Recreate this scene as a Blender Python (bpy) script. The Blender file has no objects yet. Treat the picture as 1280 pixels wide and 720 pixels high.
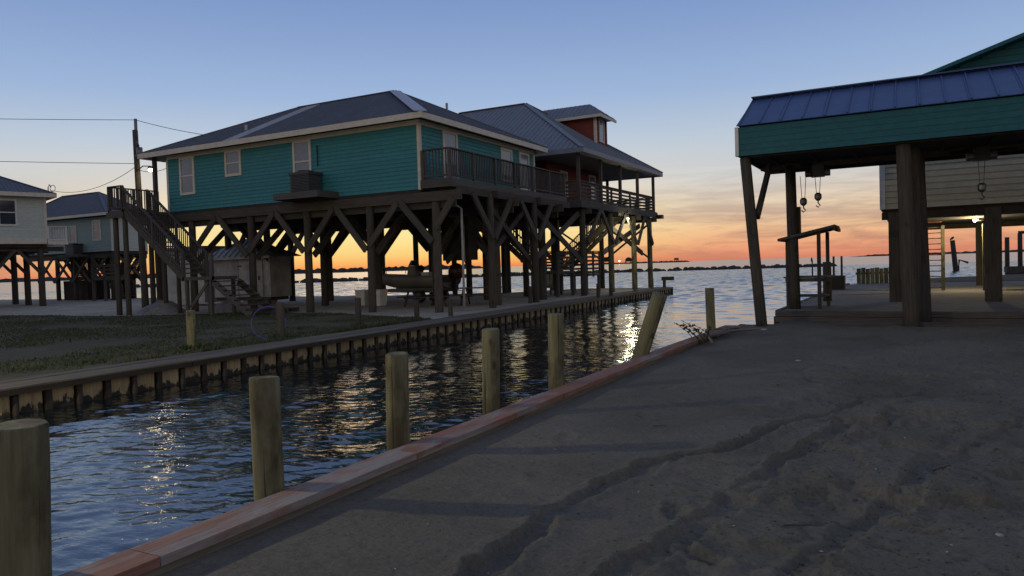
import bpy, math, random
import numpy as np
from mathutils import Vector, Matrix, Euler

rnd = random.Random(7)
S = bpy.context.scene
COL = S.collection
V = Vector
R_ = math.radians

# ------------------------------------------------------------------ camera
CAM_H = 1.6
YAW, ROLL = R_(28.2), math.atan(0.03)
PITCH = -math.atan(27 * math.cos(ROLL) / 925)
fwd = V((-math.sin(YAW) * math.cos(PITCH), math.cos(YAW) * math.cos(PITCH), math.sin(PITCH)))
rt0 = V((math.cos(YAW), math.sin(YAW), 0)); up0 = rt0.cross(fwd)
cr = math.cos(ROLL) * rt0 - math.sin(ROLL) * up0
cu = math.sin(ROLL) * rt0 + math.cos(ROLL) * up0
cam = bpy.data.cameras.new('camera'); camo = bpy.data.objects.new('camera', cam); COL.objects.link(camo)
M = Matrix((cr, cu, -fwd)).transposed().to_4x4(); M.translation = (0, 0, CAM_H)
camo.matrix_world = M
cam.sensor_width = 36; cam.lens = 925 / 1280 * 36; cam.clip_start = .05; cam.clip_end = 60000
S.camera = camo

# ------------------------------------------------------------------ view + sky
S.view_settings.view_transform = 'Standard'; S.view_settings.look = 'None'
S.view_settings.exposure = 0; S.view_settings.gamma = 1

def lin(r, g, b):
    f = lambda c: (c / 255 / 12.92) if c / 255 <= .04045 else ((c / 255 + .055) / 1.055) ** 2.4
    return (f(r), f(g), f(b), 1)

SUN_AZ = YAW + R_(11)            # sunset glow, left of the view axis (angle left of +Y)
sun_dir = V((-math.sin(SUN_AZ), math.cos(SUN_AZ), 0))
world = bpy.data.worlds.new('World'); S.world = world; world.use_nodes = True
wn = world.node_tree; wn.nodes.clear()
def N(t, kind, **kw):
    n = t.nodes.new(kind)
    for k, v in kw.items(): setattr(n, k, v)
    return n
def ramp(t, stops, fac=None, interp='LINEAR'):
    n = N(t, 'ShaderNodeValToRGB'); cr_ = n.color_ramp; cr_.interpolation = interp
    while len(cr_.elements) > 1: cr_.elements.remove(cr_.elements[-1])
    cr_.elements[0].position = stops[0][0]; cr_.elements[0].color = stops[0][1]
    for p, c in stops[1:]:
        e = cr_.elements.new(p); e.color = c
    if fac is not None: t.links.new(fac, n.inputs[0])
    return n
def math_(t, op, a, b=None, c=None, clamp=False):
    n = N(t, 'ShaderNodeMath', operation=op); n.use_clamp = clamp
    for i, v in enumerate((a, b, c)):
        if v is None: continue
        if isinstance(v, (int, float)): n.inputs[i].default_value = v
        else: t.links.new(v, n.inputs[i])
    return n.outputs[0]
def mixc(t, fac, a, b, blend='MIX'):
    n = N(t, 'ShaderNodeMix', data_type='RGBA', blend_type=blend)
    for s, v in ((0, fac), (6, a), (7, b)):
        if hasattr(v, 'links') or hasattr(v, 'is_linked'): t.links.new(v, n.inputs[s])
        else: n.inputs[s].default_value = v
    return n.outputs[2]

tc = N(wn, 'ShaderNodeTexCoord')
nrm = N(wn, 'ShaderNodeVectorMath', operation='NORMALIZE'); wn.links.new(tc.outputs['Generated'], nrm.inputs[0])
sep = N(wn, 'ShaderNodeSeparateXYZ'); wn.links.new(nrm.outputs[0], sep.inputs[0])
elev = math_(wn, 'MAXIMUM', sep.outputs[2], 0.0)
# cosine of the azimuth from the sunset
hv = N(wn, 'ShaderNodeVectorMath', operation='MULTIPLY'); wn.links.new(nrm.outputs[0], hv.inputs[0]); hv.inputs[1].default_value = (1, 1, 0)
hn = N(wn, 'ShaderNodeVectorMath', operation='NORMALIZE'); wn.links.new(hv.outputs[0], hn.inputs[0])
dt = N(wn, 'ShaderNodeVectorMath', operation='DOT_PRODUCT'); wn.links.new(hn.outputs[0], dt.inputs[0]); dt.inputs[1].default_value = sun_dir
az = dt.outputs['Value']
side = [(0, lin(214, 130, 102)), (.01, lin(232, 152, 116)), (.026, lin(241, 178, 132)), (.045, lin(241, 200, 154)), (.07, lin(231, 208, 178)),
        (.105, lin(214, 212, 206)), (.16, lin(188, 201, 215)), (.22, lin(157, 181, 216)), (.285, lin(138, 164, 207)), (.36, lin(117, 145, 195)),
        (.55, lin(106, 128, 172)), (1, lin(100, 116, 150))]
glow = [(0, lin(242, 132, 72)), (.008, lin(253, 176, 98)), (.02, lin(255, 212, 126)), (.042, lin(255, 232, 154)), (.075, lin(250, 230, 178)),
        (.11, lin(226, 216, 200)), (.16, lin(192, 204, 218)), (.22, lin(159, 183, 218)), (.285, lin(140, 165, 208)), (.36, lin(118, 146, 196)),
        (.55, lin(106, 128, 172)), (1, lin(100, 116, 150))]
back = [(0, lin(140, 130, 128)), (.06, lin(176, 162, 154)), (.14, lin(192, 180, 172)), (.28, lin(180, 176, 178)), (.55, lin(138, 146, 168)), (1, lin(98, 114, 150))]
# ramps are denser near the horizon: use sqrt-free direct elevation
rs = ramp(wn, side, elev); rg = ramp(wn, glow, elev); rb = ramp(wn, back, elev)
fg = ramp(wn, [(0, (0, 0, 0, 1)), (.885, (0, 0, 0, 1)), (.998, (1, 1, 1, 1))], az, 'EASE')
azn = math_(wn, 'MULTIPLY_ADD', az, .5, .5)
fb = ramp(wn, [(.18, (1, 1, 1, 1)), (.78, (0, 0, 0, 1))], azn, 'EASE')
base = mixc(wn, fg.outputs[0], rs.outputs[0], rg.outputs[0])
# thin streaks of cirrus low over the water
mp = N(wn, 'ShaderNodeMapping'); wn.links.new(nrm.outputs[0], mp.inputs[0]); mp.inputs['Scale'].default_value = (2.6, 2.6, 24)
mp.inputs['Rotation'].default_value = (R_(1.2), R_(-1.6), 0)
nz = N(wn, 'ShaderNodeTexNoise'); wn.links.new(mp.outputs[0], nz.inputs[0]); nz.inputs['Scale'].default_value = 1.25
nz.inputs['Detail'].default_value = 8; nz.inputs['Roughness'].default_value = .6; nz.inputs['Distortion'].default_value = .9
mp2 = N(wn, 'ShaderNodeMapping'); wn.links.new(nrm.outputs[0], mp2.inputs[0]); mp2.inputs['Scale'].default_value = (4.5, 4.5, 46); mp2.inputs['Rotation'].default_value = (R_(-2.5), R_(2.0), 0)
nz2 = N(wn, 'ShaderNodeTexNoise'); wn.links.new(mp2.outputs[0], nz2.inputs[0]); nz2.inputs['Scale'].default_value = 1.6
nz2.inputs['Detail'].default_value = 7; nz2.inputs['Roughness'].default_value = .62; nz2.inputs['Distortion'].default_value = 1.6
cl = ramp(wn, [(.43, (0, 0, 0, 1)), (.56, (1, 1, 1, 1))], math_(wn, 'ADD', math_(wn, 'MULTIPLY', nz.outputs[0], .6), math_(wn, 'MULTIPLY', nz2.outputs[0], .4)))
band = ramp(wn, [(.0, (.2, .2, .2, 1)), (.018, (.9, .9, .9, 1)), (.06, (.85, .85, .85, 1)), (.1, (.55, .55, .55, 1)), (.14, (0, 0, 0, 1))], elev)
gl2 = math_(wn, 'MULTIPLY_ADD', fg.outputs[0], -.92, 1.0)
cf = math_(wn, 'MULTIPLY', math_(wn, 'MULTIPLY', cl.outputs[0], band.outputs[0]), math_(wn, 'MULTIPLY', gl2, .8))
ccol = ramp(wn, [(0, lin(172, 108, 96)), (.03, lin(180, 134, 116)), (.07, lin(182, 160, 148)), (.12, lin(186, 184, 188))], elev)
withc = mixc(wn, cf, base, ccol.outputs[0])
sky = mixc(wn, fb.outputs[0], withc, rb.outputs[0])
bg = N(wn, 'ShaderNodeBackground'); wn.links.new(sky, bg.inputs[0]); bg.inputs[1].default_value = 1.0
wo = N(wn, 'ShaderNodeOutputWorld'); wn.links.new(bg.outputs[0], wo.inputs[0])

# the sun has just gone: only a faint warm rest, low over the bay
sl = bpy.data.lights.new('sun', 'SUN'); sl.energy = .03; sl.angle = R_(12); sl.color = (1, .6, .35)
so = bpy.data.objects.new('sun', sl); COL.objects.link(so)
sd = V((sun_dir.x, sun_dir.y, math.tan(R_(1.5)))).normalized()
so.rotation_euler = sd.to_track_quat('Z', 'Y').to_euler(); so.location = sd * 100

# ------------------------------------------------------------------ materials
def mat_new(name):
    m = bpy.data.materials.new(name); m.use_nodes = True; t = m.node_tree
    return m, t, t.nodes['Principled BSDF']
def coords(t, scale, kind='Object', jitter=True):
    c = N(t, 'ShaderNodeTexCoord'); m = N(t, 'ShaderNodeMapping'); m.inputs['Scale'].default_value = scale
    src = c.outputs[kind]
    if jitter:
        oi = N(t, 'ShaderNodeObjectInfo')
        a = N(t, 'ShaderNodeVectorMath', operation='ADD'); t.links.new(src, a.inputs[0])
        k = math_(t, 'MULTIPLY', oi.outputs['Random'], 37.0)
        t.links.new(k, a.inputs[1]); src = a.outputs[0]
    t.links.new(src, m.inputs[0]); return m.outputs[0]
def noise(t, vec, scale=1, detail=5, rough=.6, dist=0):
    n = N(t, 'ShaderNodeTexNoise'); t.links.new(vec, n.inputs[0]); n.inputs['Scale'].default_value = scale
    n.inputs['Detail'].default_value = detail; n.inputs['Roughness'].default_value = rough; n.inputs['Distortion'].default_value = dist
    return n.outputs[0]
def bump(t, bs, h, strength, distance):
    b = N(t, 'ShaderNodeBump'); b.inputs['Strength'].default_value = strength; b.inputs['Distance'].default_value = distance
    t.links.new(h, b.inputs['Height']); t.links.new(b.outputs[0], bs.inputs['Normal'])
def varied(t, col, amt):
    oi = N(t, 'ShaderNodeObjectInfo')
    h = N(t, 'ShaderNodeHueSaturation'); t.links.new(col, h.inputs['Color'])
    t.links.new(math_(t, 'MULTIPLY_ADD', oi.outputs['Random'], amt, 1 - amt / 2), h.inputs['Value'])
    return h.outputs[0]

def wood(name, dark, light, rough=.85, grain=(16, 16, .9), vary=.35, b=.25, blotch=None):
    m, t, bs = mat_new(name); v = coords(t, grain); n1 = noise(t, v, 1.6, 7, .65, .4)
    r = ramp(t, [(.28, dark + (1,)), (.72, light + (1,))], n1)
    col = r.outputs[0]
    if blotch:
        n2 = noise(t, coords(t, (3, 3, 1.3)), 1.4, 4, .6)
        col = mixc(t, ramp(t, [(.45, (0, 0, 0, 1)), (.62, (1, 1, 1, 1))], n2).outputs[0], col, blotch + (1,))
    t.links.new(varied(t, col, vary), bs.inputs['Base Color']); bs.inputs['Roughness'].default_value = rough
    bs.inputs['Specular IOR Level'].default_value = .25
    bump(t, bs, n1, b, .02); return m
def cracked(m):
    t = m.node_tree; bs = t.nodes['Principled BSDF']; old = bs.inputs['Base Color'].links[0].from_socket
    n = noise(t, coords(t, (30, 30, .55)), 1.0, 3, .5, .2); cr_ = ramp(t, [(.30, (1, 1, 1, 1)), (.36, (0, 0, 0, 1))], n).outputs[0]
    kn = noise(t, coords(t, (5, 5, 3.2)), 1.0, 1, .3, 0); k2 = ramp(t, [(.70, (0, 0, 0, 1)), (.74, (1, 1, 1, 1))], kn).outputs[0]
    ft = N(t, 'ShaderNodeTexCoord'); sp = N(t, 'ShaderNodeSeparateXYZ'); t.links.new(ft.outputs['Object'], sp.inputs[0])
    c = mixc(t, math_(t, 'MULTIPLY', cr_, .75), old, (.02, .016, .01, 1)); c = mixc(t, math_(t, 'MULTIPLY', k2, .7), c, (.045, .03, .018, 1))
    t.links.new(c, bs.inputs['Base Color'])
def plain(name, col, rough=.6, var=.12, scale=3., metal=0, vary=.08, b=0, spec=.4, grain=None):
    m, t, bs = mat_new(name); n1 = noise(t, coords(t, grain or (scale,) * 3), 1.5, 6, .65)
    lo = tuple(c * (1 - var * 1.6) for c in col) + (1,); hi = tuple(min(1, c * (1 + var)) for c in col) + (1,)
    r = ramp(t, [(.3, lo), (.7, hi)], n1)
    t.links.new(varied(t, r.outputs[0], vary), bs.inputs['Base Color']); bs.inputs['Roughness'].default_value = rough
    bs.inputs['Metallic'].default_value = metal; bs.inputs['Specular IOR Level'].default_value = spec
    if b: bump(t, bs, n1, b, .02)
    return m
def emit(name, col, s):
    m, t, bs = mat_new(name); bs.inputs['Base Color'].default_value = (0, 0, 0, 1)
    bs.inputs['Emission Color'].default_value = col + (1,); bs.inputs['Emission Strength'].default_value = s; return m

MT = {}
MT['pile'] = wood('weathered_pile', (.038, .033, .027), (.10, .087, .07), vary=.3)
MT['mooring'] = wood('treated_piling', (.095, .09, .05), (.235, .22, .125), grain=(13, 13, .7), vary=.15, b=.35, blotch=(.085, .072, .04))
cracked(MT['mooring']); cracked(MT['pile'])
MT['deck'] = wood('grey_deck_wood', (.055, .049, .044), (.13, .118, .106), vary=.3)
MT['darkdeck'] = wood('dark_stained_wood', (.055, .048, .044), (.115, .10, .09), vary=.3)
MT['beam'] = wood('beam_wood', (.042, .035, .028), (.10, .085, .068), vary=.3)
MT['tanwood'] = wood('tan_sheet_plank', (.20, .15, .075), (.38, .30, .16), grain=(10, 10, 1.2), vary=.35, blotch=(.13, .10, .055))
MT['dockwood'] = wood('dock_cap_wood', (.075, .066, .05), (.175, .155, .122), vary=.3)
MT['wetwood'] = wood('wet_wood', (.016, .014, .012), (.045, .038, .03), rough=.5, vary=.3)
MT['teal'] = plain('teal_siding', (.036, .215, .235), .65, .12, 4, vary=.12)
t = MT['teal'].node_tree; bs = t.nodes['Principled BSDF']; old = bs.inputs['Base Color'].links[0].from_socket
n = noise(t, coords(t, (.9, .9, .9), 'Object', False), 1.3, 6, .7, .5)
t.links.new(mixc(t, ramp(t, [(.45, (0, 0, 0, 1)), (.75, (.45, .45, .45, 1))], n).outputs[0], old, (.05, .17, .165, 1)), bs.inputs['Base Color'])
MT['teald'] = plain('deep_teal_fascia', (.008, .108, .122), .6, .15, 4, vary=.1)
MT['cream'] = plain('cream_trim', (.62, .56, .46), .6, .1, 3)
MT['white'] = plain('white_paint', (.62, .61, .58), .55, .1, 3)
MT['beige'] = plain('beige_siding', (.46, .425, .32), .7, .1, 3, vary=.08)
MT['palegrn'] = plain('pale_green_siding', (.50, .53, .48), .7, .08, 3, vary=.08)
MT['aqua'] = plain('dull_aqua_siding', (.27, .35, .34), .7, .1, 3, vary=.08)
MT['red'] = plain('brick_red_siding', (.21, .045, .03), .7, .15, 4, vary=.15)
MT['roof1'] = plain('charcoal_blue_roof', (.105, .113, .14), .5, .14, 2, .1, .12)
MT['roof1l'] = plain('pale_metal_flashing', (.38, .40, .45), .45, .1, 2, .1, .06)
MT['roof2'] = plain('grey_blue_roof', (.17, .185, .22), .5, .1, 2, .1, .1)
MT['blue'] = plain('blue_metal_roof', (.055, .098, .235), .45, .12, 2.5, .1, .12)
MT['black'] = plain('black_plastic', (.012, .012, .013), .45, .2, 6)
MT['cowl'] = plain('outboard_cowl', (.05, .012, .012), .35, .1, 4)
MT['steel'] = plain('dull_steel', (.18, .18, .18), .45, .2, 5, .7)
MT['rust'] = plain('rusty_steel', (.22, .095, .05), .75, .35, 7, .2)
MT['gel'] = plain('boat_gelcoat', (.21, .20, .175), .35, .06, 2)
MT['acgrey'] = plain('condenser_grey', (.06, .06, .062), .6, .15, 5)
MT['pvc'] = plain('pvc_pipe', (.45, .45, .44), .45, .08, 3)
MT['tarp'] = plain('grey_tarp', (.18, .17, .16), .7, .25, 3, b=.4)
MT['tarpw'] = plain('dirty_white_panel', (.40, .385, .35), .7, .22, 1.5)
MT['wire'] = plain('wire_black', (.015, .015, .016), .6, .1, 3)
MT['rock'] = plain('breakwater_rock', (.05, .047, .045), .9, .3, 1.5, b=.5)
MT['hoop'] = plain('blue_hose', (.05, .07, .32), .4, .1, 4)
MT['leaf'] = plain('weed_leaf', (.05, .06, .03), .7, .4, 8)
MT['drift'] = wood('driftwood', (.10, .09, .08), (.24, .21, .18), vary=.4)
MT['soil'] = plain('dark_clod', (.075, .062, .05), .95, .3, 12, b=.5)
MT['shell'] = plain('pale_litter', (.36, .34, .31), .8, .2, 8)
MT['land'] = plain('far_land', (.035, .036, .036), .95, .3, .02)
MT['blind'] = plain('window_glass', (.14, .17, .225), .12, .12, 2.5, spec=.6)
MT['dglass'] = plain('dark_window_glass', (.035, .042, .055), .08, .15, 2.5, spec=.6)
MT['soffit'] = plain('soffit_cream', (.36, .34, .29), .7, .1, 3)
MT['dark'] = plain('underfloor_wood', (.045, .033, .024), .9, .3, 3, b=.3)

# painted cap: grey boards with worn red paint
m, t, bs = mat_new('worn_red_cap'); v = coords(t, (5, 5, .7)); n1 = noise(t, coords(t, (2.2, 2.2, .55)), 1.5, 6, .7, .3); n2 = noise(t, coords(t, (18, 18, 1.0)), 2, 6, .7)
g = ramp(t, [(.3, (.16, .145, .135, 1)), (.7, (.31, .28, .265, 1))], n2).outputs[0]
rd = ramp(t, [(.3, (.16, .072, .045, 1)), (.7, (.29, .14, .095, 1))], n2).outputs[0]
oi = N(t, 'ShaderNodeObjectInfo')
fr = ramp(t, [(.39, (0, 0, 0, 1)), (.51, (1, 1, 1, 1))], math_(t, 'ADD', math_(t, 'MULTIPLY', n1, .9), math_(t, 'MULTIPLY_ADD', oi.outputs['Random'], .16, -.06))).outputs[0]
t.links.new(mixc(t, fr, g, rd), bs.inputs['Base Color']); bs.inputs['Roughness'].default_value = .8; bump(t, bs, n2, .35, .01); MT['cap'] = m

# sand
m, t, bs = mat_new('damp_sand'); c = coords(t, (1, 1, 1), 'Object', False)
big = noise(t, c, .55, 6, .6, .5); fine = noise(t, c, 60, 6, .7); mid = noise(t, c, 9, 7, .68)
r = ramp(t, [(.3, (.112, .102, .080, 1)), (.7, (.172, .158, .130, 1))], big).outputs[0]
r2 = mixc(t, math_(t, 'MULTIPLY', ramp(t, [(.52, (0, 0, 0, 1)), (.68, (1, 1, 1, 1))], mid).outputs[0], .45), r, (.085, .075, .065, 1))
spk = noise(t, c, 34, 5, .75); r2 = mixc(t, 1.0, r2, ramp(t, [(.34, (.72, .71, .70, 1)), (.5, (1, 1, 1, 1)), (.66, (1.16, 1.14, 1.12, 1))], spk).outputs[0], 'MULTIPLY')
t.links.new(r2, bs.inputs['Base Color']); bs.inputs['Roughness'].default_value = .95; bs.inputs['Specular IOR Level'].default_value = .15
b1 = N(t, 'ShaderNodeBump'); b1.inputs['Strength'].default_value = .8; b1.inputs['Distance'].default_value = .008; t.links.new(fine, b1.inputs['Height'])
b2 = N(t, 'ShaderNodeBump'); b2.inputs['Strength'].default_value = .8; b2.inputs['Distance'].default_value = .03; t.links.new(mid, b2.inputs['Height'])
t.links.new(b1.outputs[0], b2.inputs['Normal']); t.links.new(b2.outputs[0], bs.inputs['Normal']); MT['sand'] = m
def ground_mat(name, a, b_, sc, dark=None):
    m, t, bs = mat_new(name); c = coords(t, (1, 1, 1), 'Object', False); n1 = noise(t, c, sc, 8, .65, .4); n2 = noise(t, c, sc * 9, 5, .7)
    r = ramp(t, [(.3, a + (1,)), (.7, b_ + (1,))], n1).outputs[0]
    if dark: r = mixc(t, math_(t, 'MULTIPLY', ramp(t, [(.5, (0, 0, 0, 1)), (.66, (1, 1, 1, 1))], n2).outputs[0], .6), r, dark + (1,))
    t.links.new(r, bs.inputs['Base Color']); bs.inputs['Roughness'].default_value = .95; bs.inputs['Specular IOR Level'].default_value = .15
    bump(t, bs, n2, .5, .03); return m
MT['yard'] = ground_mat('shell_yard', (.28, .245, .195), (.46, .41, .335), .5, (.13, .115, .095))
MT['turf'] = ground_mat('grassy_soil', (.06, .056, .032), (.125, .11, .07), .6, (.045, .04, .026))
MT['conc'] = ground_mat('old_concrete', (.17, .16, .145), (.27, .255, .235), .8, (.13, .12, .11))
# grass blades
m, t, bs = mat_new('short_grass'); c = coords(t, (1, 1, 1), 'Object', False); n1 = noise(t, c, 1.1, 5, .6)
t.links.new(ramp(t, [(.32, (.028, .042, .014, 1)), (.55, (.05, .064, .022, 1)), (.7, (.095, .088, .042, 1))], n1).outputs[0], bs.inputs['Base Color'])
bs.inputs['Roughness'].default_value = .8; MT['grass'] = m
# water
m, t, bs = mat_new('bay_water'); bs.inputs['Base Color'].default_value = (.006, .010, .012, 1); bs.inputs['Roughness'].default_value = .06
bs.inputs['IOR'].default_value = 2.3
c0 = N(t, 'ShaderNodeTexCoord')
def wmap(rot, sc):
    mm = N(t, 'ShaderNodeMapping'); mm.inputs['Rotation'].default_value = (0, 0, R_(rot)); mm.inputs['Scale'].default_value = sc
    t.links.new(c0.outputs['Object'], mm.inputs[0]); return mm.outputs[0]
w1 = noise(t, wmap(-28, (9, 20, 1)), 1.0, 3, .5, .5)
sw = N(t, 'ShaderNodeSeparateXYZ'); t.links.new(c0.outputs['Object'], sw.inputs[0])      # the canal is sheltered, the bay is ruffled by wind
t.links.new(math_(t, 'MULTIPLY_ADD', math_(t, 'MULTIPLY_ADD', sw.outputs[1], 1 / 45, -25 / 45, True), .14, .04), bs.inputs['Roughness'])
bump(t, bs, w1, .4, .010); MT['water'] = m

# ------------------------------------------------------------------ building helpers
W = {}                                   # world position of each object's origin while building
def link(name, data, parent=None, pos=(0, 0, 0), rot=None):
    o = bpy.data.objects.new(name, data); COL.objects.link(o); pos = V(pos)
    if parent is not None:
        o.parent = parent; o.location = pos - W[parent.name]
    else: o.location = pos
    if rot is not None: o.rotation_mode = 'QUATERNION'; o.rotation_quaternion = rot
    W[o.name] = pos; return o
def tag(o, label=None, cat=None, group=None, kind=None):
    if label: o['label'] = label
    if cat: o['category'] = cat
    if group: o['group'] = group
    if kind: o['kind'] = kind
    return o
def thing(name, label, cat, pos, group=None): return tag(link(name, None, None, pos), label, cat, group)
def md(name, vs, fs, mat, smooth=False):
    me = bpy.data.meshes.new(name); me.from_pydata([tuple(v) for v in vs], [], fs)
    if mat: me.materials.append(MT[mat] if isinstance(mat, str) else mat)
    if smooth:
        for p in me.polygons: p.use_smooth = True
    me.update(); return me
def raw(name, vs, fs, mat, parent=None, smooth=False, org=None):
    """mesh given in world coordinates; the origin goes to its centre"""
    vs = [V(v) for v in vs]
    if org is None:
        org = sum(vs, V()) / len(vs)
    org = V(org)
    return link(name, md(name, [v - org for v in vs], fs, mat, smooth), parent, org)
BF = [(0, 3, 2, 1), (4, 5, 6, 7), (0, 1, 5, 4), (1, 2, 6, 5), (2, 3, 7, 6), (3, 0, 4, 7)]
def bv(x0, y0, z0, x1, y1, z1):
    return [V(p) for p in ((x0, y0, z0), (x1, y0, z0), (x1, y1, z0), (x0, y1, z0), (x0, y0, z1), (x1, y0, z1), (x1, y1, z1), (x0, y1, z1))]
class MB:
    def __init__(s): s.v = []; s.f = []
    def add(s, vs, fs): n = len(s.v); s.v += [V(v) for v in vs]; s.f += [tuple(i + n for i in f) for f in fs]; return s
    def box(s, x0, y0, z0, x1, y1, z1): return s.add(bv(min(x0, x1), min(y0, y1), min(z0, z1), max(x0, x1), max(y0, y1), max(z0, z1)), BF)
    def bar(s, p0, p1, w, h, up=V((0, 0, 1))):
        p0, p1 = V(p0), V(p1); d = (p1 - p0).normalized()
        if abs(d.dot(up)) > .98: up = V((0, 1, 0))
        a = d.cross(up).normalized() * (w / 2); b = a.cross(d).normalized() * (h / 2)
        return s.add([p0 - a - b, p0 + a - b, p0 + a + b, p0 - a + b, p1 - a - b, p1 + a - b, p1 + a + b, p1 - a + b], [(0, 1, 2, 3), (7, 6, 5, 4), (0, 4, 5, 1), (1, 5, 6, 2), (2, 6, 7, 3), (3, 7, 4, 0)])
    def tube(s, pts, r, n=8, cap=True):
        pts = [V(p) for p in pts]; k = len(pts); rs_ = r if isinstance(r, (list, tuple)) else [r] * k; n0 = len(s.v)
        for i, p in enumerate(pts):
            d = (pts[min(i + 1, k - 1)] - pts[max(i - 1, 0)]).normalized(); up = V((0, 0, 1)) if abs(d.z) < .95 else V((1, 0, 0))
            a = d.cross(up).normalized(); b = a.cross(d)
            for j in range(n):
                q = 2 * math.pi * j / n; s.v.append(p + a * math.cos(q) * rs_[i] + b * math.sin(q) * rs_[i])
        for i in range(k - 1):
            for j in range(n):
                s.f.append((n0 + i * n + j, n0 + i * n + (j + 1) % n, n0 + (i + 1) * n + (j + 1) % n, n0 + (i + 1) * n + j))
        if cap: s.f.append(tuple(n0 + j for j in reversed(range(n)))); s.f.append(tuple(n0 + (k - 1) * n + j for j in range(n)))
        return s
    def build(s, name, mat, parent=None, smooth=False, org=None): return raw(name, s.v, s.f, mat, parent, smooth, org)
def beam(name, p0, p1, w, h, mat, parent=None, up=None):
    """board: its own Z runs along its length so the grain follows it"""
    p0, p1 = V(p0), V(p1); d = p1 - p0; L = d.length; d.normalize(); up = V(up) if up else V((0, 0, 1))
    if abs(d.dot(up)) > .98: up = V((0, 1, 0))
    a = d.cross(up).normalized(); b = a.cross(d).normalized()
    rot = Matrix((a, -b, d)).transposed()
    if rot.determinant() < 0: rot = Matrix((a, b, d)).transposed()
    return link(name, md(name, bv(-w / 2, -h / 2, -L / 2, w / 2, h / 2, L / 2), BF, mat), parent, (p0 + p1) / 2, rot.to_quaternion())
def box(name, x0, y0, z0, x1, y1, z1, mat, parent=None):
    x0, x1 = sorted((x0, x1)); y0, y1 = sorted((y0, y1)); z0, z1 = sorted((z0, z1))
    dx, dy, dz = x1 - x0, y1 - y0, z1 - z0; cx, cy, cz = (x0 + x1) / 2, (y0 + y1) / 2, (z0 + z1) / 2
    if dz >= max(dx, dy): return link(name, md(name, bv(-dx / 2, -dy / 2, -dz / 2, dx / 2, dy / 2, dz / 2), BF, mat), parent, (cx, cy, cz))
    if dx >= dy: return beam(name, (x0, cy, cz), (x1, cy, cz), dy, dz, mat, parent)
    return beam(name, (cx, y0, cz), (cx, y1, cz), dx, dz, mat, parent)
def log(name, p0, p1, r0, r1, mat, parent=None, n=12, rings=5, wob=.03, tilt=.0, seed=0):
    """round timber from p0 to p1, slightly uneven, with a bevelled top"""
    p0, p1 = V(p0), V(p1); d = p1 - p0; L = d.length; d.normalize(); rr = random.Random(seed or rnd.random())
    vs, fs = [], []; ph = [rr.uniform(-1, 1) for _ in range(n)]; bx, by = rr.uniform(-1, 1) * wob * r0, rr.uniform(-1, 1) * wob * r0
    ts = [i / rings for i in range(rings + 1)]
    prof = [(tt, r0 + (r1 - r0) * tt) for tt in ts]
    prof[-1] = (1 - .012 / L, r1); prof.append((1, r1 * .93))
    for tt, r in prof:
        for j in range(n):
            q = 2 * math.pi * j / n; k = r * (1 + wob * ph[j] + wob * .5 * rr.uniform(-1, 1))
            z = -L / 2 + L * tt + (tilt * math.cos(q) * r if tt > .97 else 0)
            vs.append((k * math.cos(q) + bx * math.sin(tt * 3), k * math.sin(q) + by * math.sin(tt * 3), z))
    K = len(prof)
    for i in range(K - 1):
        for j in range(n): fs.append((i * n + j, i * n + (j + 1) % n, (i + 1) * n + (j + 1) % n, (i + 1) * n + j))
    fs.append(tuple(reversed(range(n)))); fs.append(tuple((K - 1) * n + j for j in range(n)))
    me = md(name, vs, fs, mat)
    for p in me.polygons[:-2]: p.use_smooth = True
    return link(name, me, parent, (p0 + p1) / 2, d.to_track_quat('Z', 'Y'))
def copy_tree(o, pos):
    c = o.copy(); COL.objects.link(c); c.location = pos; W[c.name] = V(pos)
    def kids(a, b):
        for ch in list(a.children):
            k = ch.copy(); COL.objects.link(k); k.parent = b; kids(ch, k)
    kids(o, c); return c

# ---- pieces of houses
def siding(parent, p0, p1, z0, z1, nrm, mat, exp=.16, gap=()):
    """lapped boards on a wall from p0 to p1 (xy), one object per course"""
    p0, p1, nn = V((p0[0], p0[1], 0)), V((p1[0], p1[1], 0)), V((nrm[0], nrm[1], 0)); n = max(1, round((z1 - z0) / exp)); e = (z1 - z0) / n
    d = p1 - p0; L = d.length; d.normalize(); a = nn
    if a.cross(V((0, 0, 1))).dot(d) < 0: d = -d
    prof = [(.004, 0), (.030, 0), (.008, e), (.004, e)]
    me = None
    for i in range(n):
        if me is None:
            # local: x = normal, y = up , z = along
            vs = [(q[0], q[1] - e / 2, s * L / 2) for s in (-1, 1) for q in prof]
            fs = [(0, 1, 2, 3), (7, 6, 5, 4)] + [(j, j + 4, (j + 1) % 4 + 4, (j + 1) % 4) for j in range(4)]
            me = md('siding_board', vs, fs, mat)
            yv = V((0, 0, 1)); rot = Matrix((nn, yv, nn.cross(yv))).transposed().to_quaternion()
        link('siding_board', me, parent, (p0 + p1) / 2 + V((0, 0, z0 + e * (i + .5))), rot)
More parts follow.
